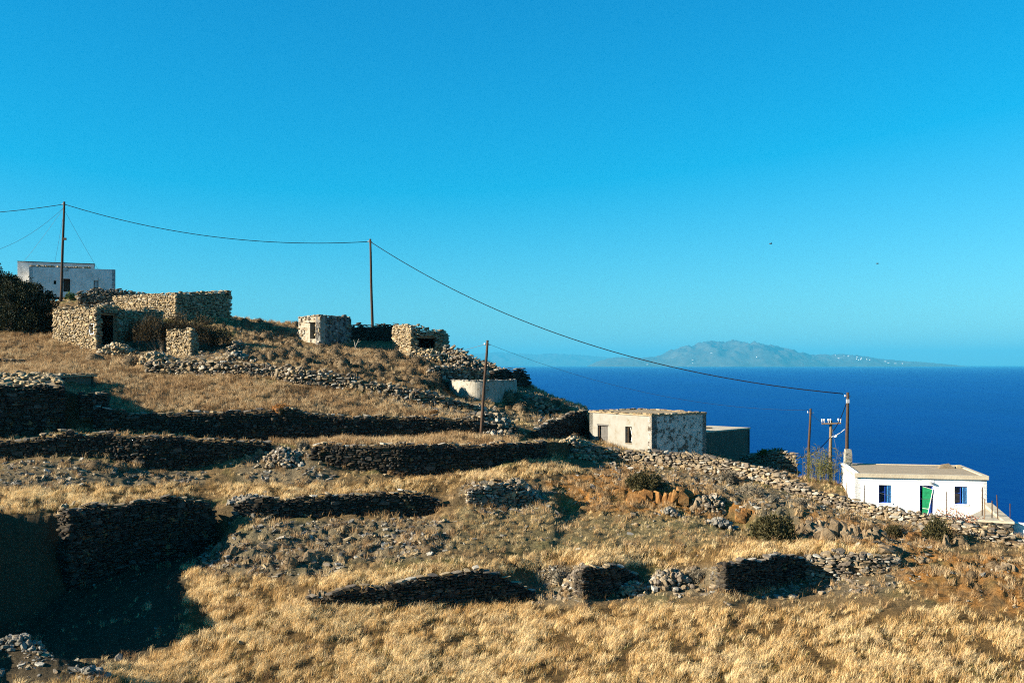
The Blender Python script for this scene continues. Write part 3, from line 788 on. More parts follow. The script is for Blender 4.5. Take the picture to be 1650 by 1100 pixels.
def dry_wall(pts, label, key='stone', size=(0.30, 0.11), cap=110, thick=0.45, group='dry stone walls', name='dry_stone_wall', core='earth', fwd=0.15, **kw):
    """pts: (px, foot row, top row, distance)"""
    p = sorted(pts)
    px = np.array([q[0] for q in p], float); D = np.array([q[3] for q in p], float) - fwd
    f = np.array([q[1] for q in p], float); t = np.array([q[2] for q in p], float)
    # resample finely
    n = max(6, int((px[-1] - px[0]) / 12)); g = np.linspace(px[0], px[-1], n)
    D2 = np.interp(g, px, D); f2 = np.interp(g, px, f); t2 = np.interp(g, px, t)
    xyl = np.stack([(g - CX) / F * D2, D2], 1)
    zf = (H0 - f2) / F * D2; zt = (H0 - t2) / F * D2
    root = thing(name, (xyl[n // 2][0], xyl[n // 2][1], zf[n // 2]), label, 'wall', group)
    prism_core(xyl, zf, zt, thick, M[core], root)
    sd_ = int(px[0] * 3 + f[0])
    items = stone_face(xyl, zf - 0.1, zt, size, seed=sd_, caps=False, **kw)
    put_stones(root, stone_face(xyl, zf - 0.1, zt, size, seed=sd_, only_caps=True, **kw), 'stone' if key == 'stone_dark' else key, cap // 3)  # caps keep the lit schist, painting a sunlit edge along shaded walls
    # returns at both ends
    for e, sgn in ((0, 1), (n - 1, -1)):
        t_ = xyl[1] - xyl[0] if e == 0 else xyl[-1] - xyl[-2]
        t_ = t_ / np.linalg.norm(t_); nn = np.array([t_[1], -t_[0]])
        a, c_ = xyl[e] - nn * (thick + 0.1), xyl[e]
        if zt[e] - zf[e] > 0.3:
            ends = [a, c_] if e == 0 else [c_, a]
            items += stone_face(ends, [zf[e] - 0.1] * 2, [zt[e]] * 2, size, seed=int(g[e]) + 5, caps=False)
    put_stones(root, items, key, cap - cap // 3)
    return root

def from_lines(F_, T_, a, b, lift=2.0):
    """wall points between two picture columns from a pair of profile lines"""
    fx = [q for q in F_ if abs(q[1]) >= 100]; tx = [q for q in T_ if abs(q[1]) >= 100]
    ks = sorted({a, b} | {q[0] for q in fx if a < q[0] < b} | {q[0] for q in tx if a < q[0] < b})
    ip = lambda Ls, k, j: float(np.interp(k, [q[0] for q in Ls], [q[j] for q in Ls]))
    return [(k, ip(fx, k, 1) + 1, ip(tx, k, 1) - lift, ip(fx, k, 2)) for k in ks]

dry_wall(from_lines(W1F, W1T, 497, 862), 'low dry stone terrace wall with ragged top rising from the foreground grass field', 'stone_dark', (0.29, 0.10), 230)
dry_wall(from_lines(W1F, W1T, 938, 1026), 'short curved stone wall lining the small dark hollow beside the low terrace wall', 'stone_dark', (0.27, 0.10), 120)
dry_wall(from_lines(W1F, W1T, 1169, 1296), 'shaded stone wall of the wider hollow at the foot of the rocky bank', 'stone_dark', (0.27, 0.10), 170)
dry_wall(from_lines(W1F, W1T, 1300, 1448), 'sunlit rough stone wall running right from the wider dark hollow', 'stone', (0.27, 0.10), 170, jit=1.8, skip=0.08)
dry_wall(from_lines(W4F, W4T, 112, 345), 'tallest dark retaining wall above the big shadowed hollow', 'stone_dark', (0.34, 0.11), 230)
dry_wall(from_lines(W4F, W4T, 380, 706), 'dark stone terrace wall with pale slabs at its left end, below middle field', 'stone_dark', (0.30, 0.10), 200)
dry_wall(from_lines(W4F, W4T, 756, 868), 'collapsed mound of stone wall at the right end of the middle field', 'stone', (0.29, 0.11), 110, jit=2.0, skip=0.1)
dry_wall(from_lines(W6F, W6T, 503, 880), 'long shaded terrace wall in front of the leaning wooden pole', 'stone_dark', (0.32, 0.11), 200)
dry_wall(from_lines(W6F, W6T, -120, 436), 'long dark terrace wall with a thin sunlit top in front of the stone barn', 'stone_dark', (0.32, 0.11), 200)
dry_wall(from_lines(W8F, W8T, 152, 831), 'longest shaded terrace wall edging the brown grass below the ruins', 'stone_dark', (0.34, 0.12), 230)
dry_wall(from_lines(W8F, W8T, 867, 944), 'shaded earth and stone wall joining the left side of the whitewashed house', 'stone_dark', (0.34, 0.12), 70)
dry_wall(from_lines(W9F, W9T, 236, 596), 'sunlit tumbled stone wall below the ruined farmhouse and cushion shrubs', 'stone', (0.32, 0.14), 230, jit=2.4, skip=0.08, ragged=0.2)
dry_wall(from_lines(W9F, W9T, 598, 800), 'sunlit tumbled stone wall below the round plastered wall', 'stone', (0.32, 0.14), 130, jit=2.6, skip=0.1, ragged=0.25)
dry_wall(from_lines(W6F, W6T, 925, 1260, 4), 'sunlit rubble retaining wall below the old whitewashed house', 'stone', (0.34, 0.12), 230, jit=1.6, skip=0.05, ragged=0.15)
dry_wall(from_lines(W6F, W6T, 1262, 1536, 3), 'sloping rubble wall in front of the white cottage', 'stone', (0.29, 0.10), 200, jit=1.6, skip=0.05, ragged=0.08)
dry_wall(from_lines(W6F, W6T, 1540, 1900, 3), 'coarse rubble wall leaving the picture below the white parapet at right', 'stone', (0.29, 0.12), 120, jit=1.8, skip=0.06)

# white houses scattered on the far island
mb = MB(); rr = random.Random(5)
for k in range(26):
    px = rr.gauss(1358, 16) if k < 18 else rr.uniform(1000, 1500)
    j = int(np.clip((px - 948) / (1540 - 948) * (IX.shape[1] - 1), 0, IX.shape[1] - 1))
    i = rr.randrange(8, 20) if k < 18 else rr.randrange(3, 10)
    w = rr.uniform(10, 26)
    mb.box((IX[i, j], IY[i, j], IZ[i, j] + 8), (w, 0, 0), (0, 20, 0), (0, 0, 11))
m_, nt_, b_ = new_mat('far_whitewash'); b_.inputs['Base Color'].default_value = (0.75, 0.73, 0.68, 1); M['far_white'] = m_
tag(mb.build('distant_village', M['far_white']), 'specks of white village houses on the hazy island', 'village', kind='stuff')

# ------------------------------------------------------------------ buildings
def fs_(A, B, px):
    """distance along the line A-B where the picture column px meets it"""
    A, B = np.asarray(A, float), np.asarray(B, float); k = (px - CX) / F
    d = B - A; Ln = np.linalg.norm(d); t = d / Ln
    return (k * A[1] - A[0]) / (t[0] - k * t[1])

def hole(A, B, px0, py0, px1, py1):
    A, B = np.asarray(A, float), np.asarray(B, float)
    s0, s1 = fs_(A, B, px0), fs_(A, B, px1); t = (B - A) / np.linalg.norm(B - A)
    D = (A + t * (s0 + s1) / 2)[1]
    return (s0, s1, zz(py1, D), zz(py0, D))

def panel(mb, A, B, z0, z1, holes=(), thick=0.3):
    """a wall with openings; outward is to the right of travel"""
    A, B = np.asarray(A, float), np.asarray(B, float)
    Ln = np.linalg.norm(B - A); t = (B - A) / Ln; n = np.array([t[1], -t[0]])
    us = sorted({0, Ln} | {h[0] for h in holes} | {h[1] for h in holes})
    vs_ = sorted({z0, z1} | {h[2] for h in holes if z0 < h[2] < z1} | {h[3] for h in holes if z0 < h[3] < z1})
    pt = lambda u, v, d: np.array([*(A + t * u - n * d), v])
    inh = lambda u, v: any(h[0] < u < h[1] and h[2] < v < h[3] for h in holes)
    for i in range(len(us) - 1):
        for j in range(len(vs_) - 1):
            u0, u1, v0, v1 = us[i], us[i + 1], vs_[j], vs_[j + 1]
            if inh((u0 + u1) / 2, (v0 + v1) / 2): continue
            mb.poly([pt(u0, v0, 0), pt(u1, v0, 0), pt(u1, v1, 0), pt(u0, v1, 0)])
            mb.poly([pt(u1, v0, thick), pt(u0, v0, thick), pt(u0, v1, thick), pt(u1, v1, thick)])
    for a, c, v0, v1 in holes:
        v0, v1 = max(v0, z0), min(v1, z1)
        mb.poly([pt(a, v0, 0), pt(a, v1, 0), pt(a, v1, thick), pt(a, v0, thick)])
        mb.poly([pt(c, v1, 0), pt(c, v0, 0), pt(c, v0, thick), pt(c, v1, thick)])
        mb.poly([pt(a, v1, 0), pt(c, v1, 0), pt(c, v1, thick), pt(a, v1, thick)])
        mb.poly([pt(c, v0, 0), pt(a, v0, 0), pt(a, v0, thick), pt(c, v0, thick)])
    mb.poly([pt(0, z1, 0), pt(Ln, z1, 0), pt(Ln, z1, thick), pt(0, z1, thick)])
    mb.poly([pt(0, z0, 0), pt(0, z1, 0), pt(0, z1, thick), pt(0, z0, thick)])
    mb.poly([pt(Ln, z1, 0), pt(Ln, z0, 0), pt(Ln, z0, thick), pt(Ln, z1, thick)])
    return t, n

def frame_box(mb, A, t, n, s0, s1, z0, z1, d0, d1):
    """box on a wall face: along s0-s1, height z0-z1, depth d0-d1 behind the face (negative is proud)"""
    c = np.asarray(A) + t * (s0 + s1) / 2 - n * (d0 + d1) / 2
    mb.box((*c, (z0 + z1) / 2), (*(t * (s1 - s0) / 2), 0), (*(n * (d1 - d0) / 2), 0), (0, 0, (z1 - z0) / 2))

def quad_slab(corners, z0, z1):
    mb = MB(); mb.prism([(*c, z0) for c in corners], [(*c, z1) for c in corners]); return mb

def inset(corners, d):
    c = np.asarray(corners, float); m_ = c.mean(0)
    return [p + (m_ - p) / np.linalg.norm(m_ - p) * d for p in c]

def rim_stones(corners, z, size=(0.45, 0.1), seed=0, w=0.45):
    it = []
    n = len(corners)
    for i in range(n):
        a, b2 = np.asarray(corners[i], float), np.asarray(corners[(i + 1) % n], float)
        r = random.Random(seed + i); Ln = np.linalg.norm(b2 - a); t = (b2 - a) / Ln; nn = np.array([t[1], -t[0]])
        u = 0
        while u < Ln:
            l = size[0] * r.uniform(0.5, 1.6); p = a + t * (u + l / 2) - nn * (w * 0.4); u += l * r.uniform(0.9, 1.3)
            if u > Ln: break
            B = np.stack([np.array([*t, 0]), np.array([*-nn, 0]), np.array([0, 0, 1.])], 1) @ rotm((0, 0, 1), r.uniform(-.4, .4)) @ rotm((1, 0, 0), r.gauss(0, .08))
            A = np.eye(4); A[:3, :3] = B * np.array([l, w * r.uniform(.7, 1.1), size[1] * r.uniform(.7, 1.6)]); A[:3, 3] = (*p, z + r.uniform(0, .05))
            it.append((r.randrange(NV), A, l))
    return it

# ---- white cottage with blue windows
A = xy(1378, 65.0); tF = np.array([0.981, -0.193]); nF = np.array([tF[1], -tF[0]])
B = A + tF * 8.03; dep = 7.0; Cc = B - nF * dep; Dd = A - nF * dep
z0, z1 = -10.3, -7.28
root = thing('white_cottage', (*((A + B) / 2 - nF * 2), z0), 'flat roofed white cottage with two blue windows and a green and blue door', 'house')
hw1 = hole(A, B, 1416, 781, 1437, 810); hw2 = hole(A, B, 1538, 783.5, 1559, 812); hd = hole(A, B, 1482, 782, 1503.5, 840)
mb = MB(); panel(mb, A, B, z0, z1, [hw1, hw2, hd], 0.35)
mb.build('front_wall', M['white'], root)
mb = MB(); panel(mb, Dd, A, z0, z1 + 0.12, [], 0.35); mb.build('side_wall', M['white'], root)
mb = MB(); panel(mb, B, Cc, z0, z1, [], 0.35); mb.build('side_wall', M['white'], root)
mb = MB(); panel(mb, Cc, Dd, z0, z1, [], 0.35); mb.build('back_wall', M['white'], root)
ov = [A + nF * .10 - tF * .02, B + nF * .10 + tF * .06, Cc + tF * .06, Dd - tF * .02]
quad_slab(ov, z1 + 0.005, z1 + 0.15).build('roof', M['roof_grey'], root)
ro = [o for o in root.children if o.name.startswith('roof')][0]
mb = MB()
frame_box(mb, A, tF, nF, -.04, 8.12, z1 - .04, z1 + .21, -.14, .22)
mb.build('cornice', M['cream'], ro)
mb = MB(); frame_box(mb, B, -nF, tF, 0.25, dep, z1 + .02, z1 + .22, -.07, .22); mb.build('parapet', M['cream'], ro)
mb = MB(); frame_box(mb, Dd, nF, -tF, 0, dep - .25, z1 + .10, z1 + .24, -.03, .24); mb.build('parapet', M['white'], ro)
mb = MB(); frame_box(mb, Dd, tF, -nF, .3, 7.8, z1 + .02, z1 + .20, -.03, .22); mb.build('parapet', M['cream'], ro)
def cottage_window(h, k):
    w = MB()
    s0, s1, a, c = h
    frame_box(w, A, tF, nF, s0, s0 + .06, a, c, .10, .18); frame_box(w, A, tF, nF, s1 - .06, s1, a, c, .10, .18)
    frame_box(w, A, tF, nF, s0 + .06, s1 - .06, c - .06, c, .10, .18); frame_box(w, A, tF, nF, s0 + .06, s1 - .06, a, a + .06, .10, .18)
    wo_ = w.build('window', M['blue'], root)
    p_ = MB(); frame_box(p_, A, tF, nF, s0 + .06, s1 - .06, a + .06, c - .06, .19, .22); p_.build('pane', M['glass'], wo_)
    p_ = MB(); frame_box(p_, A, tF, nF, (s0 + s1) / 2 - .025, (s0 + s1) / 2 + .025, a + .06, c - .06, .12, .17)
    frame_box(p_, A, tF, nF, s0 + .06, (s0 + s1) / 2 - .025, (a + c) / 2 + .1, (a + c) / 2 + .14, .12, .17)
    p_.build('glazing_bar', M['blue'], wo_)
    p_ = MB()
    c0 = np.array([*(A + tF * (s1 - .02) - nF * .05), (a + c) / 2]); sd = np.array([*(-tF * .78 + nF * .35), 0]); sd /= np.linalg.norm(sd)
    p_.box(c0 + sd * .15 - np.array([*nF, 0]) * .05, sd * .15, np.cross(sd, (0, 0, 1)) * .02, (0, 0, (c - a) / 2 - .05))
    p_.build('shutter', M['blue_light'], wo_)
    p_ = MB(); frame_box(p_, A, tF, nF, s0 - .06, s1 + .06, a - .07, a - .004, -.05, .1); p_.build('sill', M['white'], wo_)
cottage_window(hw1, 0); cottage_window(hw2, 1)
s0, s1, a, c = hd
mb = MB(); frame_box(mb, A, tF, nF, s0, s0 + .07, a, c, .08, .2); frame_box(mb, A, tF, nF, s1 - .07, s1, a, c, .08, .2); frame_box(mb, A, tF, nF, s0 + .07, s1 - .07, c - .07, c, .08, .2)
dr = mb.build('door', M['blue'], root)
mb = MB(); frame_box(mb, A, tF, nF, s0 + .07, s1 - .07, a, c - .07, .30, .34); mb.build('leaf', M['blue'], dr)
mb = MB(); frame_box(mb, A, tF, nF, s0 + .10, s0 + .34, a, c - .3, .262, .295); mb.build('gap_shade_strip', M['dark'], dr)  # black strip on the leaf painting the shade of an open gap
zdoor = a + 0.32
mb = MB()
P_ = lambda u, v, d: np.array([*(A + tF * u - nF * d), v])
pts = [P_(s0 + .16, zdoor, .02), P_(s0 + .46, zdoor, .02), P_(s0 + .80, c - .24, .02), P_(s0 + .18, c - .06, .02)]
mb.prism(pts, [p + np.array([*nF, 0]) * .03 for p in pts])
gp = mb.build('screen_panel', M['green'], dr); gp['label'] = 'tilted green panel leaning in the doorway'
mb = MB(); q = np.array([*nF, 0]) * .05
mb.tube([pts[1] + q, pts[2] + q], .022, 5); mb.tube([pts[2] + q, pts[3] + q], .018, 5); mb.tube([pts[0] * .72 + pts[3] * .28 + q, pts[1] * .72 + pts[2] * .28 + q], .02, 5)
mb.build('screen_frame', M['white_trim'], gp)
mb = MB(); frame_box(mb, A, tF, nF, s1 - .16, s1 - .10, (a + c) / 2 + .1, (a + c) / 2 + .24, .27, .30); mb.build('handle', M['metal'], dr)
ls = fs_(A, B, 1497)
mb = MB(); frame_box(mb, A, tF, nF, ls - .42, ls + .30, zz(782, 64.6) + .06, zz(771, 64.6) + .02, -.02, 0.01); mb.build('lamp_plate', M['white'], root)
mb = MB(); cl = P_(ls + .05, zz(775.5, 64.6), -.16)
for i in range(7):
    pass
mb.tube([cl + np.array([*(-tF), .35]) * .16, cl + np.array([*(-tF), .35]) * .1, cl, cl - np.array([*(-tF), .35]) * .1, cl - np.array([*(-tF), .35]) * .17], [.03, .075, .09, .075, .03], 8)
lo = mb.build('wall_lamp', M['metal'], root)
mb = MB(); mb.tube([cl, P_(ls + .05, zz(775.5, 64.6) + .05, 0)], .02, 5); mb.build('bracket', M['metal'], lo)
# chimney at the back left corner
ch = Dd + tF * .35 + nF * .9
mb = MB()
rings = [[(ch[0] + w * sx, ch[1] + w * sy, z) for sx, sy in ((-1, -1), (1, -1), (1, 1), (-1, 1))] for w, z in ((.24, z1), (.23, z1 + .9), (.19, z1 + 1.28))]
mb.prism(rings[0], rings[1]); mb.prism(rings[1], rings[2])
mb.build('chimney', M['white_round'], ro)
# stones left on the roof
mb = MB()
rs = A + tF * 6.9 - nF * 5.2
mb.prism([(rs[0] - .8, rs[1] - .3, z1 + .152), (rs[0] + .3, rs[1] - .35, z1 + .152), (rs[0] + .25, rs[1] + .35, z1 + .152), (rs[0] - .7, rs[1] + .3, z1 + .152)],
         [(rs[0] - .55, rs[1] - .1, z1 + .42), (rs[0] - .05, rs[1] - .12, z1 + .5), (rs[0] - .05, rs[1] + .12, z1 + .46), (rs[0] - .5, rs[1] + .1, z1 + .38)])
mb.prism([(rs[0] + .45, rs[1] - .2, z1 + .152), (rs[0] + .85, rs[1] - .2, z1 + .152), (rs[0] + .8, rs[1] + .2, z1 + .152), (rs[0] + .5, rs[1] + .2, z1 + .152)],
         [(rs[0] + .5, rs[1] - .1, z1 + .36), (rs[0] + .7, rs[1] - .1, z1 + .4), (rs[0] + .7, rs[1] + .1, z1 + .36), (rs[0] + .5, rs[1] + .1, z1 + .34)])
tag(mb.build('roof_stones', M['stone_gold']), 'broken stone slabs lying on the roof of the white cottage', 'stones', kind='thing')
# pipe at the left corner
mb = MB(); pp = Dd + nF * 3.4 - tF * .06
mb.tube([(pp[0], pp[1], -8.9), (pp[0], pp[1], -9.6), (pp[0] - .15, pp[1] - .2, -9.9)], .035, 6)
mb.build('pipe', M['red'], root)

# terrace parapet right of the cottage
a0, a1 = B + tF * -.1 + nF * .1, xy(1629, 57.0)
dpl = (a1 - a0) / np.linalg.norm(a1 - a0); npl = np.array([dpl[1], -dpl[0]])
g0, g1 = xy(1546, 57.6), xy(1632, 56.4)
zt_ = zz(838, 57.0)
root = thing('terrace_parapet', (*(a0 + a1) / 2, zt_ - 1.2), 'cream topped terrace edge with dark stone face beside the white cottage', 'parapet')
quad_slab([g0, g1, a1 + np.array([.5, 2.2]), a0 + np.array([.25, 0])], zt_ - .9, zt_ - .10).build('paving', M['cream'], root)
mb = MB(); frame_box(mb, g0, (g1 - g0) / np.linalg.norm(g1 - g0), np.array([(g1 - g0)[1], -(g1 - g0)[0]]) / np.linalg.norm(g1 - g0), -.05, np.linalg.norm(g1 - g0) + .08, zt_ - .10, zt_ + .02, -.08, .25)
mb.build('coping', M['cream'], root)
mb = MB()
e0, e1 = B - nF * .1 + tF * .05, g1 + np.array([-.15, .1])
td = (e1 - e0) / np.linalg.norm(e1 - e0); ndl = np.array([td[1], -td[0]])
mb.prism([(*(e0 - ndl * .25), -9.9), (*(e0 + ndl * .25), -9.9), (*(e1 + ndl * .25), zt_ - .2), (*(e1 - ndl * .25), zt_ - .2)],
         [(*(e0 - ndl * .25), zz(815, 62)), (*(e0 + ndl * .25), zz(815, 62)), (*(e1 + ndl * .25), zt_ + .03), (*(e1 - ndl * .25), zt_ + .03)])
mb.build('side_wall', M['cream'], root)
it = stone_face([g0, g1], [zt_ - 1.1] * 2, [zt_ - .1] * 2, (0.3, 0.12), caps=False, seed=9)
put_stones(root, it, 'stone_dark', 30)
mb = MB(); w0, w1 = xy(1632, 56.9), xy(1760, 54.5)
tw = (w1 - w0) / np.linalg.norm(w1 - w0); nw_ = np.array([tw[1], -tw[0]])
root = thing('white_parapet', (*w0, zz(856, 57)), 'short length of white wall at the right edge by the sea', 'wall')
mb = MB(); frame_box(mb, w0, tw, nw_, 0, 4.4, zz(870, 57), zz(843, 57), 0, .3); mb.build('wall', M['white'], root)
mb = MB(); frame_box(mb, w0, tw, nw_, -.04, 4.44, zz(843, 57) + .003, zz(843, 57) + .06, -.04, .34); mb.build('coping', M['white'], root)

# ---- old whitewashed house in the middle
A = xy(950, 78.0); B = xy(1050, 72.0); tL = (B - A) / np.linalg.norm(B - A); nL = np.array([tL[1], -tL[0]])
Cc = B - nL * 5.5; Dd = A - nL * 5.5
z0, z1 = -7.4, -3.70
root = thing('whitewashed_house', (*((A + Cc) / 2), z0), 'old flat roofed whitewashed house with grey plank door and peeling right side', 'house')
hd = hole(A, B, 963, 685.5, 979.5, 726); hw = hole(A, B, 1007.5, 687, 1018, 713.5)
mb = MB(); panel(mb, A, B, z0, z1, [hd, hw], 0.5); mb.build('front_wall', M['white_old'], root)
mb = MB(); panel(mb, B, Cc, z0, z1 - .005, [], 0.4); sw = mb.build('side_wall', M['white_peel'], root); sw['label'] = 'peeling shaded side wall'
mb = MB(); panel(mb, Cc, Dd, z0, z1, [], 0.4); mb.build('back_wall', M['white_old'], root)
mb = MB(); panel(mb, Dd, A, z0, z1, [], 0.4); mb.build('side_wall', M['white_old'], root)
rf = quad_slab([A + nL * .08 - tL * .05, B + nL * .08 + tL * .06, Cc + tL * .06, Dd - tL * .05], z1 + .003, z1 + .10).build('roof', M['earth_roof'], root)
it = rim_stones([A + nL * .15, B + nL * .15 + tL * .1, Cc + tL * .1, Dd], z1 + .11, (0.5, 0.07), 3, .4)
put_stones(root, it, 'stone_gold', 60)
s0, s1, a, c = hd
mb = MB(); frame_box(mb, A, tL, nL, s0 - .05, s1 + .06, c, c + .12, -.025, .3); mb.build('lintel', M['wood_grey'], root)
dr = None
mb = MB(); frame_box(mb, A, tL, nL, s0 + .02, s0 + .10, a, c, .10, .22); frame_box(mb, A, tL, nL, s1 - .07, s1, a, c, .10, .22)
dr = mb.build('door', M['pole'], root)
nb = 4; w_ = (s1 - s0 - .32) / nb
for i in range(nb):
    mb = MB(); u = s0 + .24 + i * w_
    frame_box(mb, A, tL, nL, u, u + w_ * .92, a + .02, c - .05 - .03 * (i % 2), .16, .20); mb.build('plank', M['wood_grey'], dr)
mb = MB(); frame_box(mb, A, tL, nL, s0 + .25, s1 - .1, (a + c) / 2 + .1, (a + c) / 2 + .2, .135, .158); mb.build('batten', M['wood_grey'], dr)
mb = MB(); frame_box(mb, A, tL, nL, s0 + .10, s1, a, c, .36, .40); mb.build('shade_sheet', M['dark'], dr)  # black sheet painting the shade behind the planks
s0, s1, a, c = hw
mb = MB(); frame_box(mb, A, tL, nL, s0, s0 + .1, a, c, .2, .3); frame_box(mb, A, tL, nL, s0 + .1, s1, c - .09, c, .2, .3); frame_box(mb, A, tL, nL, s1 - .06, s1, a, c - .09, .2, .3)
wo_ = mb.build('window', M['pole_pale'], root)
mb = MB(); P2 = lambda u, v, d: np.array([*(A + tL * u - nL * d), v])
mb.tube([P2(s0 + .5 * (s1 - s0), c - .1, .22), P2(s0 + .72 * (s1 - s0), a + .55, .22), P2(s0 + .58 * (s1 - s0), a + .1, .22)], .035, 5)
mb.build('broken_frame', M['white_trim'], wo_)
mb = MB(); frame_box(mb, A, tL, nL, s0 - .02, s1 + .02, a - .06, a - .003, -.03, .4); mb.build('sill', M['stone_gold'], wo_)
mb = MB(); frame_box(mb, A, tL, nL, s0, s1, a, c, .44, .48); mb.build('shade_sheet', M['dark'], wo_)  # black sheet painting the shade inside the window

# ---- grey concrete outbuilding behind it
A2 = xy(1128, 79.0); B2 = xy(1208, 84.5); t2 = (B2 - A2) / np.linalg.norm(B2 - A2); n2_ = np.array([t2[1], -t2[0]])
za, zb = -8.6, -5.42
root = thing('concrete_outbuilding', (*((A2 + B2) / 2), za), 'plain grey box outbuilding behind the old whitewashed house', 'outbuilding')
mb = MB(); panel(mb, A2, B2, za, zb, [], .3); panel(mb, B2 + t2 * .002, B2 - n2_ * 4 + t2 * .002, za, zb - .002, [], .3); panel(mb, A2 - n2_ * 4, A2, za, zb - .002, [], .3); panel(mb, B2 - n2_ * 4, A2 - n2_ * 4, za, zb, [], .3)
mb.build('wall', M['concrete'], root)
rf = quad_slab([A2 + n2_ * .06, B2 + n2_ * .06 + t2 * .06, B2 - n2_ * 4.05 + t2 * .06, A2 - n2_ * 4.05], zb + .003, zb + .11).build('roof', M['cream'], root)
mb = MB(); q = (A2 + B2) / 2 - n2_ * 2
mb.box((*q, zb + .17), (.5, .1, 0), (-.1, .3, 0), (0, 0, .055)); mb.build('roof_slab', M['stone_gold'], rf)

# ---- stone enclosure right of it
def world_wall(name, label, segs, key, size, cap, core='earth', thick=.45, cat='wall', group=None, roofmat=None, **kw):
    """segs: list of (xyA, xyB, zfoot, ztopA, ztopB, holes)"""
    root = thing(name, (*(np.asarray(segs[0][0]) + np.asarray(segs[0][1])) / 2, segs[0][2]), label, cat, group)
    items = []
    for i, (a, b_, zf, ta, tb, holes) in enumerate(segs):
        a, b_ = np.asarray(a, float), np.asarray(b_, float)
        n = 8; al = np.linspace(0, 1, n)[:, None]; pl = a + (b_ - a) * al; tr = (b_ - a) / np.linalg.norm(b_ - a) * .27; pc_ = (a + tr) + (b_ - a - 2 * tr) * al
        if not holes:
            prism_core(pc_, np.full(n, zf), np.interp(al[:, 0], [0, 1], [ta, tb]), thick, M[core], root)
        else:
            mb = MB(); t = (b_ - a) / np.linalg.norm(b_ - a); nn = np.array([t[1], -t[0]])
            panel(mb, a - nn * .1 + tr, b_ - nn * .1 - tr, zf - .3, min(ta, tb) - .1, [(h_[0] - .27, h_[1] - .27, h_[2], h_[3]) for h_ in holes], thick); mb.build('core', M[core], root)
        items += stone_face(pl, np.full(n, zf - .1), np.interp(al[:, 0], [0, 1], [ta, tb]), size, holes=holes, seed=i * 7 + len(label), **kw)
    put_stones(root, items, key, cap)
    return root
e0, e1, e2 = xy(1194, 80.5), xy(1254, 76.0), xy(1284, 75.4)
world_wall('stone_enclosure', 'brown stone enclosure corner with leafy top right of the grey outbuilding',
           [(e0, e1, -9.2, zz(734, 79.5), zz(730, 75), ()), (e1, e2, -9.6, zz(730, 76), zz(727, 75.4), ())], 'stone', (0.29, 0.10), 80, cat='enclosure')

# ---- stone barn at the left edge, in shade
b0, b1 = xy(-170, 57.0), xy(101, 60.6); tb_ = (b1 - b0) / np.linalg.norm(b1 - b0); nb_ = np.array([tb_[1], -tb_[0]])
zt_ = zz(623, 60)
root = world_wall('stone_barn', 'dark shaded stone barn wall with rubble roof at the left edge',
                  [(b0, b1, -5.0, zt_, zt_, ()), (b1, b1 - nb_ * 5, -5.0, zt_, zt_ + .3, ())], 'stone_dark', (0.34, 0.11), 160, cat='barn')
mb = MB()
cs = [b0 - nb_ * .3, b1 - nb_ * .3 - tb_ * .2, b1 - nb_ * 5 - tb_ * .2, b0 - nb_ * 5]
mb.prism([(*c_, zt_ - .6) for c_ in cs], [(*cs[0], zt_ - .08), (*cs[1], zt_ - .08), (*cs[2], zt_ + .75), (*cs[3], zt_ + .75)])
mb.build('roof', M['earth_roof'], root)
it = []; rr = random.Random(8)
for k in range(150):
    u, w = rr.uniform(.45, 1), rr.uniform(.3, 4.8)
    p = b0 + (b1 - b0) * u - nb_ * w
    Bm = rotm((0, 0, 1), rr.uniform(0, 6)) @ rotm((1, 0, 0), rr.gauss(0, .3)); Am = np.eye(4)
    Am[:3, :3] = Bm * np.array([rr.uniform(.2, .6), rr.uniform(.2, .45), rr.uniform(.08, .2)]); Am[:3, 3] = (*p, zt_ - .02 + .17 * w)
    it.append((rr.randrange(NV), Am, .4))
put_stones(root, it, 'stone_gold', 60)
# shed
c0, c1 = xy(104, 66.8), xy(151, 70.0); tc_ = (c1 - c0) / np.linalg.norm(c1 - c0); nc_ = np.array([tc_[1], -tc_[0]])
zs = zz(607, 68)
root = thing('shed', (*((c0 + c1) / 2), -3), 'small flat roofed grey shed in shade behind the stone barn', 'shed')
mb = MB(); panel(mb, c0, c1, -3.5, zs, [], .3); panel(mb, c1, c1 - nc_ * 3, -3.5, zs - .002, [], .3); panel(mb, c0 - nc_ * 3, c0, -3.5, zs - .002, [], .3)
mb.build('wall', M['concrete'], root)
quad_slab([c0 + nc_ * .2 - tc_ * 1.8, c1 + nc_ * .2 + tc_ * .15, c1 - nc_ * 3.2 + tc_ * .15, c0 - nc_ * 3.2 - tc_ * 1.8], zs + .003, zs + .13).build('roof', M['earth_roof'], root)
it = rim_stones([c0 + nc_ * .25 - tc_ * 1.8, c1 + nc_ * .25 + tc_ * .2, c1 - nc_ * 3.2 + tc_ * .2, c0 - nc_ * 3.2 - tc_ * 1.8], zs + .16, (0.36, 0.07), 31)
put_stones(root, it, 'stone_gold', 40)
dry_wall([(131, 668, 634, 61.6), (150, 668, 630, 61.9), (174, 668, 632, 63)], 'short block of dry stone wall right of the grey shed', 'stone_dark', (0.32, 0.11), 40, thick=1.2)
dry_wall([(-60, 592, 578, 77), (0, 592, 579, 77.5), (43, 592, 580, 78.6)], 'low stone wall in the brown grass at the left edge', 'stone_dark', (0.32, 0.11), 40, thick=.8)

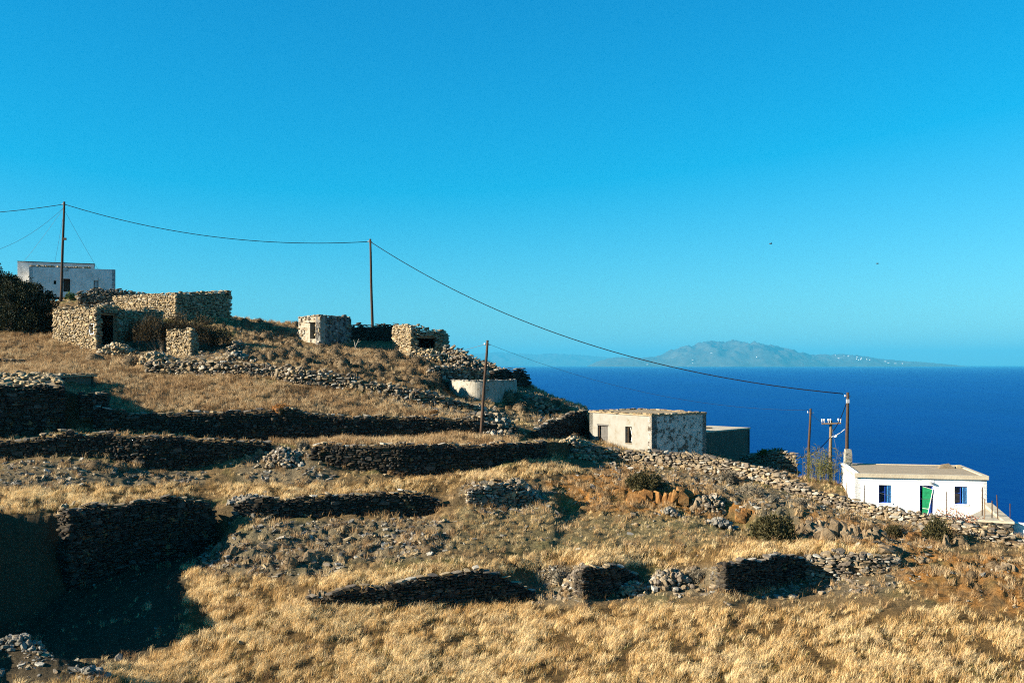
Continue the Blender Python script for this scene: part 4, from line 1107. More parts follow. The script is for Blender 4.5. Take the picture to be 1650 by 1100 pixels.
# ---- ruined farmhouse
f0, f1, f2 = xy(87, 88.5), xy(155, 84.6), xy(262, 92.5)
zf = zz(575, 85); zt_ = zz(496, 85)
u1 = lambda a, b_: (b_ - a) / np.linalg.norm(b_ - a)
tf_, tg_ = u1(f0, f1), u1(f1, f2); ng_ = np.array([tg_[1], -tg_[0]])
hwin = hole(f0, f1, 145.5, 523, 151.5, 537); hdoor = hole(f1, f2, 163, 505, 190, 556)
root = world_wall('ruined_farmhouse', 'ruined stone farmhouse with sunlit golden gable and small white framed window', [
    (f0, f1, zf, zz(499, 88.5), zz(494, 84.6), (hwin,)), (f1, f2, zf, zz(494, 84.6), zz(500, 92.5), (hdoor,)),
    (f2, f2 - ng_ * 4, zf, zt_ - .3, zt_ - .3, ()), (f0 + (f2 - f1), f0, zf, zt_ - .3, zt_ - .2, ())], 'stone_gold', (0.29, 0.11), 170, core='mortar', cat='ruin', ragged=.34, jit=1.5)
quad_slab(inset([f0, f1, f2, f0 + (f2 - f1)], .35), zt_ - .55, zt_ - .12).build('roof', M['earth_roof'], root)
mb = MB(); s0, s1, a, c = hwin; nf_ = np.array([tf_[1], -tf_[0]])
frame_box(mb, f0, tf_, nf_, s0 - .1, s0, a - .08, c + .1, -.06, .15); frame_box(mb, f0, tf_, nf_, s1, s1 + .1, a - .08, c + .1, -.06, .15)
frame_box(mb, f0, tf_, nf_, s0, s1, c, c + .1, -.06, .15); frame_box(mb, f0, tf_, nf_, s0, s1, a - .08, a, -.06, .15)
wo_ = mb.build('window', M['white_trim'], root)
mb = MB(); frame_box(mb, f0, tf_, nf_, s0, s1, a, c, .25, .3); mb.build('pane', M['glass'], wo_)
mb = MB(); s0, s1, a, c = hdoor; frame_box(mb, f1, tg_, ng_, s0 - .1, s1 + .1, c, c + .16, -.06, .4); mb.build('lintel', M['pole'], root)
# upper block behind
h0, h1, h2 = xy(183, 100.0), xy(284, 95.0), xy(371, 101.0)
zb = zz(512, 97)
world_wall('stone_house_ruin', 'roofless stone block behind the ruined farmhouse with dark right wall', [
    (h0, h1, zb, zz(478, 100), zz(472, 95), ()), (h1, h2, zb - .6, zz(472, 95), zz(469, 101), ()), (h2, h2 + (h0 - h1) * .7, zb - .6, zz(469, 101), zz(469, 101), ())],
    'stone_gold', (0.32, 0.13), 130, core='earth', cat='ruin', ragged=.05, thick=.6)
# stub of wall
p0, p1, p2 = xy(270, 83.5), xy(308, 82.0), xy(318, 83.4)
world_wall('wall_stub', 'tall sunlit stub of stone wall standing before the ruined farmhouse', [(p0, p1, zz(580, 82.5), zz(529, 83), zz(529, 82), ()), (p1, p2, zz(580, 82.5), zz(529, 82), zz(540, 83), ())],
           'stone_gold', (0.27, 0.10), 90, core='earth', thick=.3)
dry_wall([(100, 506, 497, 91), (140, 506, 492, 92), (183, 506, 488, 93)], 'broken stone wall above the ruined farmhouse roof', 'stone', (0.32, 0.12), 30, thick=.8, jit=1.8)
dry_wall([(126, 486, 470, 104), (160, 486, 464, 104.5), (200, 486, 468, 105), (250, 486, 476, 106)], 'rough stone wall in front of the far white house', 'stone', (0.36, 0.13), 40, thick=.8, jit=1.8)
dry_wall([(365, 585, 566, 80), (385, 585, 548, 80.5), (398, 585, 556, 81), (420, 586, 575, 81.5)], 'crumbling pinnacle of stones right of the ruined farmhouse', 'stone', (0.32, 0.13), 40, thick=.8, jit=2)

# ---- hut with doorway on the ridge
g0, g1, g2 = xy(481, 99.0), xy(516, 94.8), xy(566, 99.8)
tg_, th_ = u1(g0, g1), u1(g1, g2); ng_ = np.array([tg_[1], -tg_[0]]); nh_ = np.array([th_[1], -th_[0]])
zb, zt_ = zz(564, 94.8), zz(508, 94.8)
root = thing('ruined_hut', (*g1, zb), 'small ruined hut with pale plaster and a dark doorway on the ridge', 'hut')
hd = hole(g0, g1, 499.5, 519, 508.5, 546)
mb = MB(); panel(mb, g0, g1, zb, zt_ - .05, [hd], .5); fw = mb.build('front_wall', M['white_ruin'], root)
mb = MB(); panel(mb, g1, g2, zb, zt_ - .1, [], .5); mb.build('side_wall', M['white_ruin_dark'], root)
mb = MB(); panel(mb, g2, g2 + (g0 - g1), zb, zt_ - .2, [], .5); panel(mb, g2 + (g0 - g1), g0, zb, zt_ - .2, [], .5); mb.build('back_wall', M['stone'], root)
quad_slab(inset([g0, g1, g2, g2 + g0 - g1], .3), zt_ - .4, zt_ - .15).build('roof', M['earth_roof'], root)
it = rim_stones([g0 + ng_ * .15, g1 + ng_ * .15 + nh_ * .1, g2, g2 + g0 - g1], zt_ - .02, (0.40, 0.12), 13, .5)
it += [t_ for t_ in stone_face([g0 + ng_ * .02, g1 + ng_ * .02], [zb] * 2, [zt_] * 2, (0.4, 0.17), skip=.72, caps=False, holes=(hd,), seed=4)]
it += [t_ for t_ in stone_face([g1 + nh_ * .02, g2 + nh_ * .02], [zb] * 2, [zt_] * 2, (0.45, 0.18), skip=.7, caps=False, seed=5)]
put_stones(root, it, 'stone', 90)
# wall between the hut and the cave-like ruin
k0, k1 = xy(566, 102.0), xy(642, 104.5)
world_wall('ruined_wall', 'dark shaded ruin wall between the small hut and the ruin with a cave opening', [(k0, k1, zz(566, 102), zz(524, 102), zz(523, 104), ())], 'stone_dark', (0.34, 0.12), 90, ragged=.3, thick=.6)
q0, q1, q2, q3 = xy(634, 98.0), xy(662, 94.0), xy(712, 95.0), xy(722, 99.0)
hc = hole(q1, q2, 674, 541, 702, 560)
root = world_wall('cave_ruin', 'collapsed stone ruin with a dark cave opening at the end of the ridge', [
    (q0, q1, zz(580, 95), zz(524, 98), zz(525, 94), ()), (q1, q2, zz(584, 94), zz(525, 94), zz(533, 95), (hc,)), (q2, q3, zz(584, 95), zz(533, 95), zz(540, 99), ())],
    'stone_gold', (0.32, 0.13), 120, core='earth', cat='ruin', ragged=.35, jit=2.0, thick=.7)
quad_slab(inset([q0, q1, q2, q3], .8), zz(584, 95), zz(537, 95)).build('fill', M['dark'], root) if False else None
mb = MB(); s0, s1, a, c = hc; tq = u1(q1, q2); nq = np.array([tq[1], -tq[0]]); frame_box(mb, q1, tq, nq, s0 - .6, s1 + .6, a - .6, c + .4, 2.0, 2.2); mb.build('shade_backing', M['dark'], root)  # black sheet painting the shade inside the cave opening
quad_slab(inset([q0, q1, q2, q3], .45), zz(545, 95), zz(536, 95)).build('roof', M['earth_roof'], root)
dry_wall([(716, 590, 556, 93), (740, 592, 562, 92.6), (770, 600, 580, 92), (800, 604, 590, 91.4), (850, 640, 617, 90)], 'rubble wall running down the skyline from the cave ruin', 'stone', (0.34, 0.13), 80, jit=2.2, ragged=.2, skip=.08)

# ---- round plastered wall
root = thing('round_plastered_wall', (*xy(785, 79.0), zz(652, 79)), 'low curved whitewashed wall below the ridge beside the leaning pole', 'wall')
ctl = [(719, 84.0, 613), (728, 81.4, 614), (745, 79.4, 614), (765, 78.6, 614), (785, 78.8, 614), (800, 79.8, 614), (818, 82.0, 614), (833, 84.0, 614)]
pc = np.array([xy(a, b_) for a, b_, _ in ctl]); gi = np.linspace(0, len(ctl) - 1, 36)
pc = np.stack([np.interp(gi, range(len(ctl)), pc[:, 0]), np.interp(gi, range(len(ctl)), pc[:, 1])], 1)
for _ in range(4): pc[1:-1] = .25 * pc[:-2] + .5 * pc[1:-1] + .25 * pc[2:]
ztr = zz(613, 80)
prism_core(pc, np.full(36, ztr - 2.4), np.full(36, ztr), .4, M['white_round'], root, 'wall', 0.0, 0.0)
it = stone_face(pc, [ztr - .2] * 36, [ztr] * 36, (0.4, 0.1), caps=True, ragged=0.0, capw=.4, seed=77)
put_stones(root, [t_ for t_ in it if t_[1][2, 3] > ztr - .04], 'stone_pale', 40)
tc = np.gradient(pc, axis=0); tc /= np.linalg.norm(tc, axis=1)[:, None]
fill_top = [(p[0] - .3 * t_[1], p[1] + .3 * t_[0], ztr - .12) for p, t_ in zip(pc, tc)]
mb = MB(); mb.prism([(v[0], v[1], v[2] - 1.5) for v in fill_top], fill_top); mb.build('fill', M['earth_roof'], root)
dry_wall([(783, 640, 604, 86), (800, 645, 596, 86.3), (840, 645, 595, 88.5), (853, 645, 598, 89.3), (862, 645, 632, 89.8)], 'dark stone wall rising behind the curved whitewashed wall', 'stone_dark', (0.34, 0.12), 60, thick=1.0)
dry_wall([(690, 616, 598, 82.2), (705, 616, 590, 82.5), (730, 614, 592, 83.2), (765, 612, 592, 84.5), (786, 612, 590, 85)], 'tumbled stone wall above the curved whitewashed wall', 'stone', (0.32, 0.13), 60, jit=2.2, skip=.08, ragged=.25)

# ---- far white house
w0, w1, w2 = xy(38, 119.0), xy(47, 115.0), xy(186, 118.5)
zb, zt_ = zz(478, 116), zz(431, 116)
tw_ = u1(w1, w2); nw_ = np.array([tw_[1], -tw_[0]])
root = thing('far_white_house', (*((w1 + w2) / 2), zb), 'far white flat roofed house in shade on the hilltop', 'house')
hd = hole(w1, w2, 102, 449, 113, 470); hw = hole(w1, w2, 151, 452, 158.5, 464); hs_ = hole(w1, w2, 86.5, 452, 90.5, 458)
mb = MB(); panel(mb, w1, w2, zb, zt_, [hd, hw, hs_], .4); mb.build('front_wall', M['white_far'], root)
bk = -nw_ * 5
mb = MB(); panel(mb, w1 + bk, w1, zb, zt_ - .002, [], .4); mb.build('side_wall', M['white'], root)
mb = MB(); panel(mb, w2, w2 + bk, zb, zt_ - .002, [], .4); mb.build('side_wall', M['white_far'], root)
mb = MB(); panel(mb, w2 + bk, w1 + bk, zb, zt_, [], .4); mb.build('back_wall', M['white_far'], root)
rf = quad_slab([w1 - nw_ * .3, w2 - nw_ * .3, w2 + bk * .94, w1 + bk * .94], zt_ - .3, zt_ + .03).build('roof', M['earth_roof'], root)
it = rim_stones([w1 - nw_ * .4, w1 - nw_ * .4 + tw_ * 6.5, w1 - nw_ * 2 + tw_ * 6.5, w1 - nw_ * 2], zt_ + .12, (0.5, 0.16), 19); put_stones(root, it, 'stone_gold', 20)
mb = MB(); frame_box(mb, w1, tw_, nw_, -1.6, 6.9, zt_ - 2, zt_ + 1.0, 5.1, 8.5); up = mb.build('upper_room', M['white_far'], root)
mb = MB(); frame_box(mb, w1, tw_, nw_, -1.62, 6.94, zt_ + 1.003, zt_ + 1.1, 5.06, 8.54); mb.build('roof_edge', M['concrete'], up)
for nm, h, mat in (('door', hd, 'pole'), ('window', hw, 'metal'), ('window', hs_, 'dark')):
    mb = MB(); frame_box(mb, w1, tw_, nw_, h[0], h[1], max(h[2], zb), h[3], .2, .26); d_ = mb.build(nm, M[mat], root)
    mb = MB(); frame_box(mb, w1, tw_, nw_, h[0], h[0] + .07, max(h[2], zb), h[3], .12, .198); frame_box(mb, w1, tw_, nw_, h[1] - .07, h[1], max(h[2], zb), h[3], .12, .198); mb.build('frame', M['dark'], d_)

# ------------------------------------------------------------------ poles and cables
def pole(px0, py0, px1, d, label, r0=.13, mat='pole', base=None, name='utility_pole'):
    """top at (px0, py0), foot under column px1"""
    top = P(px0, py0, d); ft = np.array([*xy(px1, d), 0.0]); ft[2] = ground_z(ft[0], ft[1]) - .4 if base is None else base
    root = thing(name, ft, label, 'pole', 'poles along the hillside')
    mb = MB(); n = 7
    mb.tube([ft + (top - ft) * k / n + np.array([.015 * math.sin(k * 1.3), 0, 0]) for k in range(n + 1)], [r0 * (1 - .32 * k / n) for k in range(n + 1)], 9)
    mb.build('shaft', M[mat], root, True)
    mb = MB(); c_ = top - np.array([0, 0, .30]); mb.tube([c_ - np.array([.22, 0, 0]), c_ + np.array([.22, 0, 0])], .028, 6); mb.build('hook', M['metal'], root)
    mb = MB(); c2 = top - np.array([0, 0, .28]); mb.tube([c2 + np.array([-.2, 0, -.02]), c2 + np.array([-.2, 0, .10])], [.05, .03], 7); mb.build('insulator', M['porcelain'], root)
    return root, top
pl1, T1 = pole(103.5, 325, 98, 109, 'wooden pole with guy wires in front of the far white house', .16)
pl2, T2 = pole(596.5, 385, 600.5, 106, 'lone wooden pole on the ridge behind the ruined hut', .16)
pl3, T3 = pole(785.5, 548, 774, 67.4, 'leaning wooden pole rising past the curved whitewashed wall', .12)
pl4, T4 = pole(1306, 658, 1301, 72, 'bare wooden pole left of the pole with a crossarm', .11)
pl6, T6 = pole(1366, 632, 1364, 73.5, 'tall dark wooden pole behind the chimney of the white cottage', .15)
top5 = P(1338.5, 676, 78)
pl5, T5 = pole(1338.5, 677, 1338, 78, 'pale wooden pole with a crossarm of white insulators', .16, 'pole_pale')
mb = MB(); ca_ = P(1339.5, 682, 78 - .2); ax = np.array([.735, -.1, .03]); mb.box(ca_, ax, (.02, .06, 0), (0, 0, .055)); ar = mb.build('crossarm', M['pole_pale'], pl5)
for u in (-.95, -.72, -.30, -.08, .72, .95):
    mb = MB(); c_ = ca_ + ax * u; mb.tube([c_ + np.array([0, 0, .05]), c_ + np.array([0, 0, .20]), c_ + np.array([0, 0, .22]), c_ + np.array([0, 0, .36]), c_ + np.array([0, 0, .38])], [.02, .02, .065, .065, .03], 7)
    mb.build('insulator', M['porcelain'], ar)
mb = MB(); l0 = P(1339, 704, 77.8); mb.tube([l0, l0 + np.array([.25, -.1, .1]), l0 + np.array([.7, -.15, .35]), l0 + np.array([1.0, -.2, .62])], .035, 6)
la = mb.build('lamp_arm', M['metal'], pl5)
mb = MB(); mb.tube([P(1345, 704, 77.7), P(1347, 702.5, 77.7), P(1350, 701, 77.7)], [.05, .11, .06], 8); mb.build('lamp_head', M['porcelain'], la)
mb = MB(); mb.box(P(1366, 646, 73.3), (.11, 0, 0), (0, .05, 0), (0, 0, .14)); mb.build('junction_box', M['metal'], pl6)
mb = MB(); mb.box(P(104.5, 385, 108.8), (.16, 0, 0), (0, .08, 0), (0, 0, .12)); mb.build('junction_box', M['pole'], pl1)

def cable(a, b_, sag, r, label, mat='cable', n=36, name='overhead_cable'):
    a, b_ = np.asarray(a, float), np.asarray(b_, float)
    mb = MB(); mb.tube([a + (b_ - a) * t - np.array([0, 0, 4 * sag * t * (1 - t)]) for t in np.linspace(0, 1, n)], r, 5)
    o = mb.build(name, M[mat], None, True)
    return tag(o, label, 'cable', 'overhead cables', 'thing')
dn = np.array([0, 0, -.28])
cable(P(-260, 338, 118), T1 + dn, .9, .036, 'black cable leaving the guyed pole out of the left edge')
cable(T1 + dn, T2 + dn, 1.55, .038, 'black cable sagging between the guyed pole and the ridge pole')
cable(T2 + dn, T6 + np.array([-.35, 0, -.1]), 2.9, .038, 'long black cable sweeping from the ridge pole down to the cottage pole')
cable(T3 + dn * .8, T4 + np.array([0, 0, -.12]), 1.15, .010, 'thin wire from the leaning pole across the sea to the bare pole', 'wire')
cable(P(640, 572, 96), T3 + dn * .8, .4, .014, 'thin wire reaching the leaning pole from behind the ridge', 'wire')
cable(T6 + np.array([0, 0, -.5]), P(1342.5, 694, 77.7), .25, .03, 'dark cable dropping from the cottage pole to the crossarm pole')
cable(P(1338, 704, 77.7), P(1280, 737, 71.5), .45, .03, 'dark cable running from the crossarm pole down to the stone enclosure')
cable(T4 + dn, P(1330, 684, 78), .1, .012, 'thin wire between the bare pole and the crossarm', 'wire')
cable(P(1341, 690, 78), P(1353, 738, 74), .3, .015, 'thin wire slanting down behind the cottage chimney', 'wire')
cable(T1 - np.array([0, 0, .6]), P(-40, 412, 100), .9, .016, 'upper left guy wire of the guyed pole', 'wire', name='guy_wire')
cable(T1 - np.array([0, 0, .6]), P(36, 424, 113), .15, .012, 'middle left guy wire of the guyed pole, slanting down to the far white house', 'wire', name='guy_wire')
cable(T1 - np.array([0, 0, .9]), P(88, 425, 113), .05, .012, 'steepest guy wire beside the shaft of the guyed pole', 'wire', name='guy_wire')
cable(T1 - np.array([0, 0, .9]), P(158, 434, 114), .1, .014, 'right guy wire of the guyed pole, reaching the far white house roof', 'wire', name='guy_wire')

# fence posts round the white cottage
for px, y0, y1, d, lb in ((1363, 776, 806, 62, 'rusty fence post at the left corner of the white cottage'), (1392, 781, 812, 60.5, 'fence post between the cottage corner and left window'),
                          (1525, 792, 836, 58.5, 'fence post between the cottage door and right window'), (1582.5, 785, 830, 59.5, 'tall fence post before the right corner of the cottage'),
                          (1586, 803, 840, 57.8, 'short pale post beside the tall right corner post'), (1598, 806, 838, 58.5, 'short dark post with a cap on the terrace edge'),
                          (1608, 797, 836, 58.2, 'slanting dark post on the terrace edge'), (1627, 811, 842, 57.4, 'thin dry stalk at the end of the terrace edge')):
    a, c_ = P(px + (-2 if px == 1608 else .5), y0, d), P(px, y1 + 6, d)
    mb = MB(); mb.tube([c_, (a + c_) / 2 + np.array([.012, 0, 0]), a], [.035, .033, .03] if px < 1620 else [.02, .02, .03], 6)
    tag(mb.build('fence_post', M['pole_pale'] if px in (1586, 1363) else M['pole']), lb, 'post', 'fence posts round the white cottage', 'thing')
mb = MB(); mb.tube([P(1363, 782, 62), P(1392, 787, 60.5), P(1440, 800, 59.6), P(1525, 806, 58.5), P(1582.5, 806, 59.5)], .009, 4)
tag(mb.build('fence_wire', M['wire']), 'slack wire strung along the posts before the white cottage', 'wire', kind='thing')

# birds
for px, py, d, lb, w in ((1242, 393, 140, 'small dark bird gliding in the sky, the higher one', .42), (1414, 425, 160, 'small dark bird in the sky, the lower right one', .34)):
    c_ = P(px, py, d); root = thing('bird', c_, lb, 'bird', 'birds in the sky')
    mb = MB(); mb.tube([c_ + np.array([-.22, .05, 0]), c_ + np.array([-.1, 0, .02]), c_ + np.array([.06, 0, .02]), c_ + np.array([.16, 0, .04]), c_ + np.array([.22, 0, .03])], [.01, .055, .06, .04, .008], 7); mb.build('body', M['bird'], root, True)
    for sg in (-1, 1):
        mb = MB(); p = [c_ + np.array([-.06, 0, .03]), c_ + np.array([.08, 0, .03]), c_ + np.array([.06, sg * .3 * w / .4 - .0, .14]), c_ + np.array([-.10, sg * .6 * w / .4, .10]), c_ + np.array([-.1, sg * .28, .11])]
        mb.prism(p, [q + np.array([0, 0, .012]) for q in p]); mb.build('wing', M['bird'], root)

# ------------------------------------------------------------------ plants
def leaf_cloud(n, seed, lobes, leaf=(0.10, 0.035), shell=0.55, up=0.5):
    """leaf-sized quads spread through the upper shell of several lobes; returns verts, quads"""
    g = np.random.default_rng(seed)
    lb = np.array(lobes, float); w = lb[:, 3] ** 2; w /= w.sum()
    k = g.choice(len(lb), n, p=w)
    d = g.normal(size=(n, 3)); d[:, 2] = np.abs(d[:, 2]) * 1.0 - 0.12; d /= np.linalg.norm(d, axis=1)[:, None]
    rad = shell + (1 - shell) * g.random(n) ** 0.45
    rad *= 1 + 0.24 * np.sin(d[:, 0] * 7 + k) * np.cos(d[:, 1] * 6 + 2 * k)
    c = lb[k, :3] + d * rad[:, None] * lb[k, 3:6]
    c[:, 2] = np.maximum(c[:, 2], 0.01)
    ax = d + g.normal(size=(n, 3)) * 0.55 + np.array([0, 0, up]); ax /= np.linalg.norm(ax, axis=1)[:, None]
    sd = np.cross(ax, g.normal(size=(n, 3))); sd /= np.linalg.norm(sd, axis=1)[:, None] + 1e-9
    l = leaf[0] * g.uniform(.6, 1.5, n)[:, None]; ww = leaf[1] * g.uniform(.6, 1.5, n)[:, None]
    Vv = np.stack([c - ax * l * .5, c + sd * ww, c + ax * l * .5, c - sd * ww], 1).reshape(-1, 3)
    return Vv, np.arange(4 * n).reshape(n, 4)

def core_dome(lobes, f=0.72):
    vs_, fs = [], []
    for (x, y, z, a, b_, c_) in lobes:
        n0 = len(vs_); nu, nv = 10, 5
        for j in range(nv + 1):
            th = math.pi * 0.5 * j / nv
            for i in range(nu):
                ph = 2 * math.pi * i / nu
                vs_.append((x + f * a * math.cos(th) * math.cos(ph), y + f * b_ * math.cos(th) * math.sin(ph), max(-.05, z + f * c_ * math.sin(th)) if j else -.08))
        for j in range(nv):
            for i in range(nu):
                i2 = (i + 1) % nu
                fs.append((n0 + j * nu + i, n0 + j * nu + i2, n0 + (j + 1) * nu + i2, n0 + (j + 1) * nu + i))
    return np.array(vs_), np.array(fs)

def plant_mesh(name, n, seed, lobes, mat, leaf, core=True, shell=.55, up=.5):
    Vv, Qq = leaf_cloud(n, seed, lobes, leaf, shell, up)
    me = mesh_np(name, Vv, Qq, mat)
    cm = None
    if core:
        cv, cf = core_dome(lobes, {900: .84, 1500: .8, 1900: .66}.get(n, .62)); cm = mesh_np(name + '_core', cv, cf, mat, True)
    return me, cm

def stems_mesh(name, seed, n, spread, h, mat, r=.03):
    g = random.Random(seed); mb = MB()
    for k in range(n):
        a = g.uniform(0, 6.28); s_ = g.uniform(.3, 1) * spread; hh = h * g.uniform(.6, 1)
        mb.tube([(0, 0, -.1), (s_ * .3 * math.cos(a), s_ * .3 * math.sin(a), hh * .45), (s_ * math.cos(a), s_ * math.sin(a), hh)], [r, r * .7, r * .25], 5)
    return mesh_data(name, mb.v, mb.f, mat)

g_ = random.Random(3)
def lobes_for(seed, n=5, sp=.55):
    q = random.Random(seed); out = [(0, 0, 0.05, .8, .8, .85)]
    for i in range(n):
        a = q.uniform(0, 6.28); r_ = sp * q.uniform(.6, 1); s_ = q.uniform(.35, .6)
        out.append((r_ * math.cos(a), r_ * math.sin(a), q.uniform(0, .25), s_, s_, s_ * q.uniform(.8, 1.2)))
    return out
PL = {}
for key, mat, n in (('cushion', 'cushion', 900), ('rust', 'cushion_rust', 1500), ('grey', 'cushion_grey', 1900), ('olive', 'olive', 2800)):
    PL[key] = [plant_mesh(key + '_foliage', n, 50 + i, lobes_for(9 * i + len(key), 3 if key == 'cushion' else 6, .45 if key == 'cushion' else .6), M[mat],
                          (.10, .035) if key != 'olive' else (.12, .03)) for i in range(4)]
STEM = stems_mesh('stems', 4, 9, .6, .7, M['twig'], .035)

def shrub(px, py, wpx, hpx, kind, label, group=None, name='shrub', parts=True):
    p = at(px, py)
    sc = wpx / F * p[1] / 2; sh = hpx / F * p[1]
    rz = g_.uniform(0, 6.28); v = g_.randrange(4)
    root = bpy.data.objects.new(name, None); root.location = tuple(p - np.array([0, 0, .06])); link(root)
    root.scale = (sc, sc, sh); root.rotation_euler = (0, 0, rz)
    tag(root, label, 'shrub', group, 'thing')
    me, cm = PL[kind][v]
    for nm, m_ in (('foliage', me), ('inner_twigs', cm)) + ((('stems', STEM),) if parts else ()):
        link(bpy.data.objects.new(nm, m_), root)
    return root
for a in ((1042, 785, 70, 30, 'olive', 'dark olive shrub on the orange bank below the old whitewashed house'),
          (1250, 868, 88, 48, 'olive', 'largest dark round shrub on the rocky bank'),
          (1512, 868, 54, 38, 'olive', 'dark shrub against the rubble wall right of the cottage door'),
          (1440, 866, 40, 20, 'olive', 'low dark shrub under the wall left of the cottage door'),
          (1172, 776, 36, 22, 'grey', 'grey shrub just below the rubble wall, left of two'),
          (1212, 798, 50, 22, 'grey', 'wide grey shrub below the rubble wall'), (1158, 793, 30, 15, 'grey', 'small grey shrub in dry grass left of the wide grey one'),
          (1244, 806, 26, 12, 'grey', 'tiny grey shrub right of the wide grey one'), (1285, 812, 36, 13, 'grey', 'flat grey shrub on the slope above the largest dark shrub'),
          (1548, 876, 30, 16, 'cushion', 'brown cushion shrub below the coarse rubble wall at right'), (1600, 912, 34, 12, 'cushion', 'flat brown shrub on the orange slope at right'),
          (1565, 928, 26, 12, 'cushion', 'small brown shrub low on the orange slope'), (456, 662, 38, 16, 'rust', 'rust coloured cushion shrub behind the longest terrace wall'),
          (700, 668, 18, 8, 'rust', 'tiny rusty tuft shrub near the pale stub on the long wall'),
          (192, 756, 30, 17, 'cushion', 'round brown shrub below the dark terrace wall at left'), (152, 752, 44, 14, 'cushion', 'low wide brown shrub left of the round brown one'),
          (490, 724, 26, 18, 'grey', 'grey shrub at the gap between the two dark terrace walls'),
          (593, 874, 28, 16, 'cushion', 'brown shrub on the stony slope below the middle wall'), (690, 888, 38, 13, 'cushion', 'flat brown shrub low on the stony slope'),
          (470, 915, 30, 22, 'cushion', 'brown shrub among rocks right of the shadowed hollow'), (555, 855, 22, 10, 'cushion', 'small brown shrub high on the stony slope'),
          (1310, 930, 20, 10, 'cushion', 'tiny brown shrub in front of the sunlit rough wall'), (905, 935, 50, 26, 'grey', 'grey brush covering the bank between the low wall and the small hollow'),
          (1120, 935, 44, 22, 'grey', 'grey brush on the bank between the two hollows'), (985, 700, 30, 8, 'cushion', 'low brown brush by the old house door'),
          (925, 708, 24, 12, 'cushion', 'brown tuft shrub left of the old whitewashed house'), (880, 702, 22, 9, 'cushion', 'brown shrub above the end of the long shaded wall'),
          (150, 583, 40, 18, 'cushion', 'brown shrub at the foot of the golden gable'), (210, 588, 50, 20, 'cushion', 'wide brown shrub below the rubble of the farmhouse'),
          (1595, 842, 18, 14, 'cushion', 'dry tuft at the terrace edge right of the cottage')):
    shrub(*a)
SHR = ZONES['shrubby']
cnt = 0
for poly, n in zip(SHR, (92, 16, 16)):
    lo, hi = np.min(poly, 0), np.max(poly, 0); k = 0
    while k < n:
        px, py = g_.uniform(lo[0], hi[0]), g_.uniform(lo[1], hi[1])
        if not in_poly(np.array([px]), np.array([py]), poly)[0]: continue
        k += 1
        w = g_.choice((12, 16, 20, 24, 30, 40)) * g_.uniform(.8, 1.1)
        zi = SHR.index(poly)
        size_w = 'small' if w < 17 else 'mid sized' if w < 27 else 'large'
        place = (('below the hut doorway', 'below the dark ruin wall', 'below the cave ruin')[0 if px < 520 else 1 if px < 630 else 2] + (', upper slope' if py < 585 else ', near the tumbled wall')) if zi == 0 else \
            ('on the ridge left of the ruined hut' if zi == 1 else 'on the slope right of the curved whitewashed wall')
        shrub(px, py, w, w * g_.uniform(.42, .6), 'cushion', '%s brown cushion shrub %s' % (size_w, place), '%s cushion shrubs %s' % (size_w, place), 'cushion_shrub', False)

# dry bush covering the farmhouse ruin
def big_plant(name, base, label, cat, lobes, n, mat, leaf, trunk, tmat='twig', shell=.3, core=False, up=.4):
    root = thing(name, base, label, cat)
    q0_ = random.Random(len(label) + 3)
    if 'tree' in name:
        lobes = list(lobes)
        for _ in range(16):
            b0_ = q0_.choice(lobes[:6]); a_ = q0_.uniform(0, 6.28); e_ = q0_.uniform(.1, 1.2)
            lobes.append((b0_[0] + b0_[3] * math.cos(a_) * math.cos(e_) * 1.02, b0_[1] + b0_[4] * math.sin(a_) * math.cos(e_), b0_[2] + b0_[5] * math.sin(e_) * 1.02, .45, .45, .6))
    Vv, Qq = leaf_cloud(n, len(label), lobes, leaf, shell, up)
    o = bpy.data.objects.new('crown' if 'tree' in name else 'foliage', mesh_np('foliage', Vv, Qq, M[mat])); link(o, root)
    if core:
        cv, cf = core_dome(lobes, .6); link(bpy.data.objects.new('inner_foliage', mesh_np('inner', cv, cf, M[mat], True)), root)
    mb = MB(); q = random.Random(len(label))
    for (x, y, z, a, b_, c_) in lobes:
        bx, by = x * .35, y * .35
        for k in range(trunk):
            e = (x + q.uniform(-.7, .7) * a, y + q.uniform(-.7, .7) * b_, z + c_ * q.uniform(.3, .8))
            mb.tube([(bx, by, -.2), (bx * .6 + e[0] * .4, by * .6 + e[1] * .4, e[2] * .5), e], [.07, .045, .012], 5)
    o = bpy.data.objects.new('trunk' if 'tree' in name else 'stems', mesh_data('trunk', mb.v, mb.f, M[tmat])); link(o, root)
    return root
bb = np.array([*xy(270, 85.5), 0]); bb[2] = ground_z(bb[0], bb[1])
big_plant('dry_bush', bb, 'big dark leafless bush filling the ruined farmhouse', 'bush',
          [(-2.8, .8, 1.1, 1.4, 1.2, 1.7), (-1.2, 0, 1.2, 1.5, 1.3, 2.0), (.8, .3, 1.2, 1.6, 1.4, 2.1), (2.8, .2, .9, 1.5, 1.3, 2.2), (4.4, .8, .6, 1.1, 1.1, 1.7)], 15000, 'drybush', (.26, .022), 7, 'twig')
tb0 = np.array([*xy(42, 92), 0]); tb0[2] = ground_z(tb0[0], tb0[1])
big_plant('evergreen_tree', tb0, 'dark evergreen tree left of the ruined farmhouse, nearest to the gable', 'tree',
          [(0, 0, 2.4, 1.9, 1.8, 2.4), (1.7, .4, 1.3, 1.4, 1.3, 2.3), (-1.3, .4, 2.8, 1.7, 1.5, 2.3), (.8, -.6, .3, 1.7, 1.3, 1.9), (2.5, .9, .3, 1.0, .9, 1.6), (-1.2, -.3, .5, 1.8, 1.4, 2.2)], 22000, 'evergreen', (.17, .055), 4)
tb1 = np.array([*xy(-15, 94), 0]); tb1[2] = ground_z(tb1[0], tb1[1])
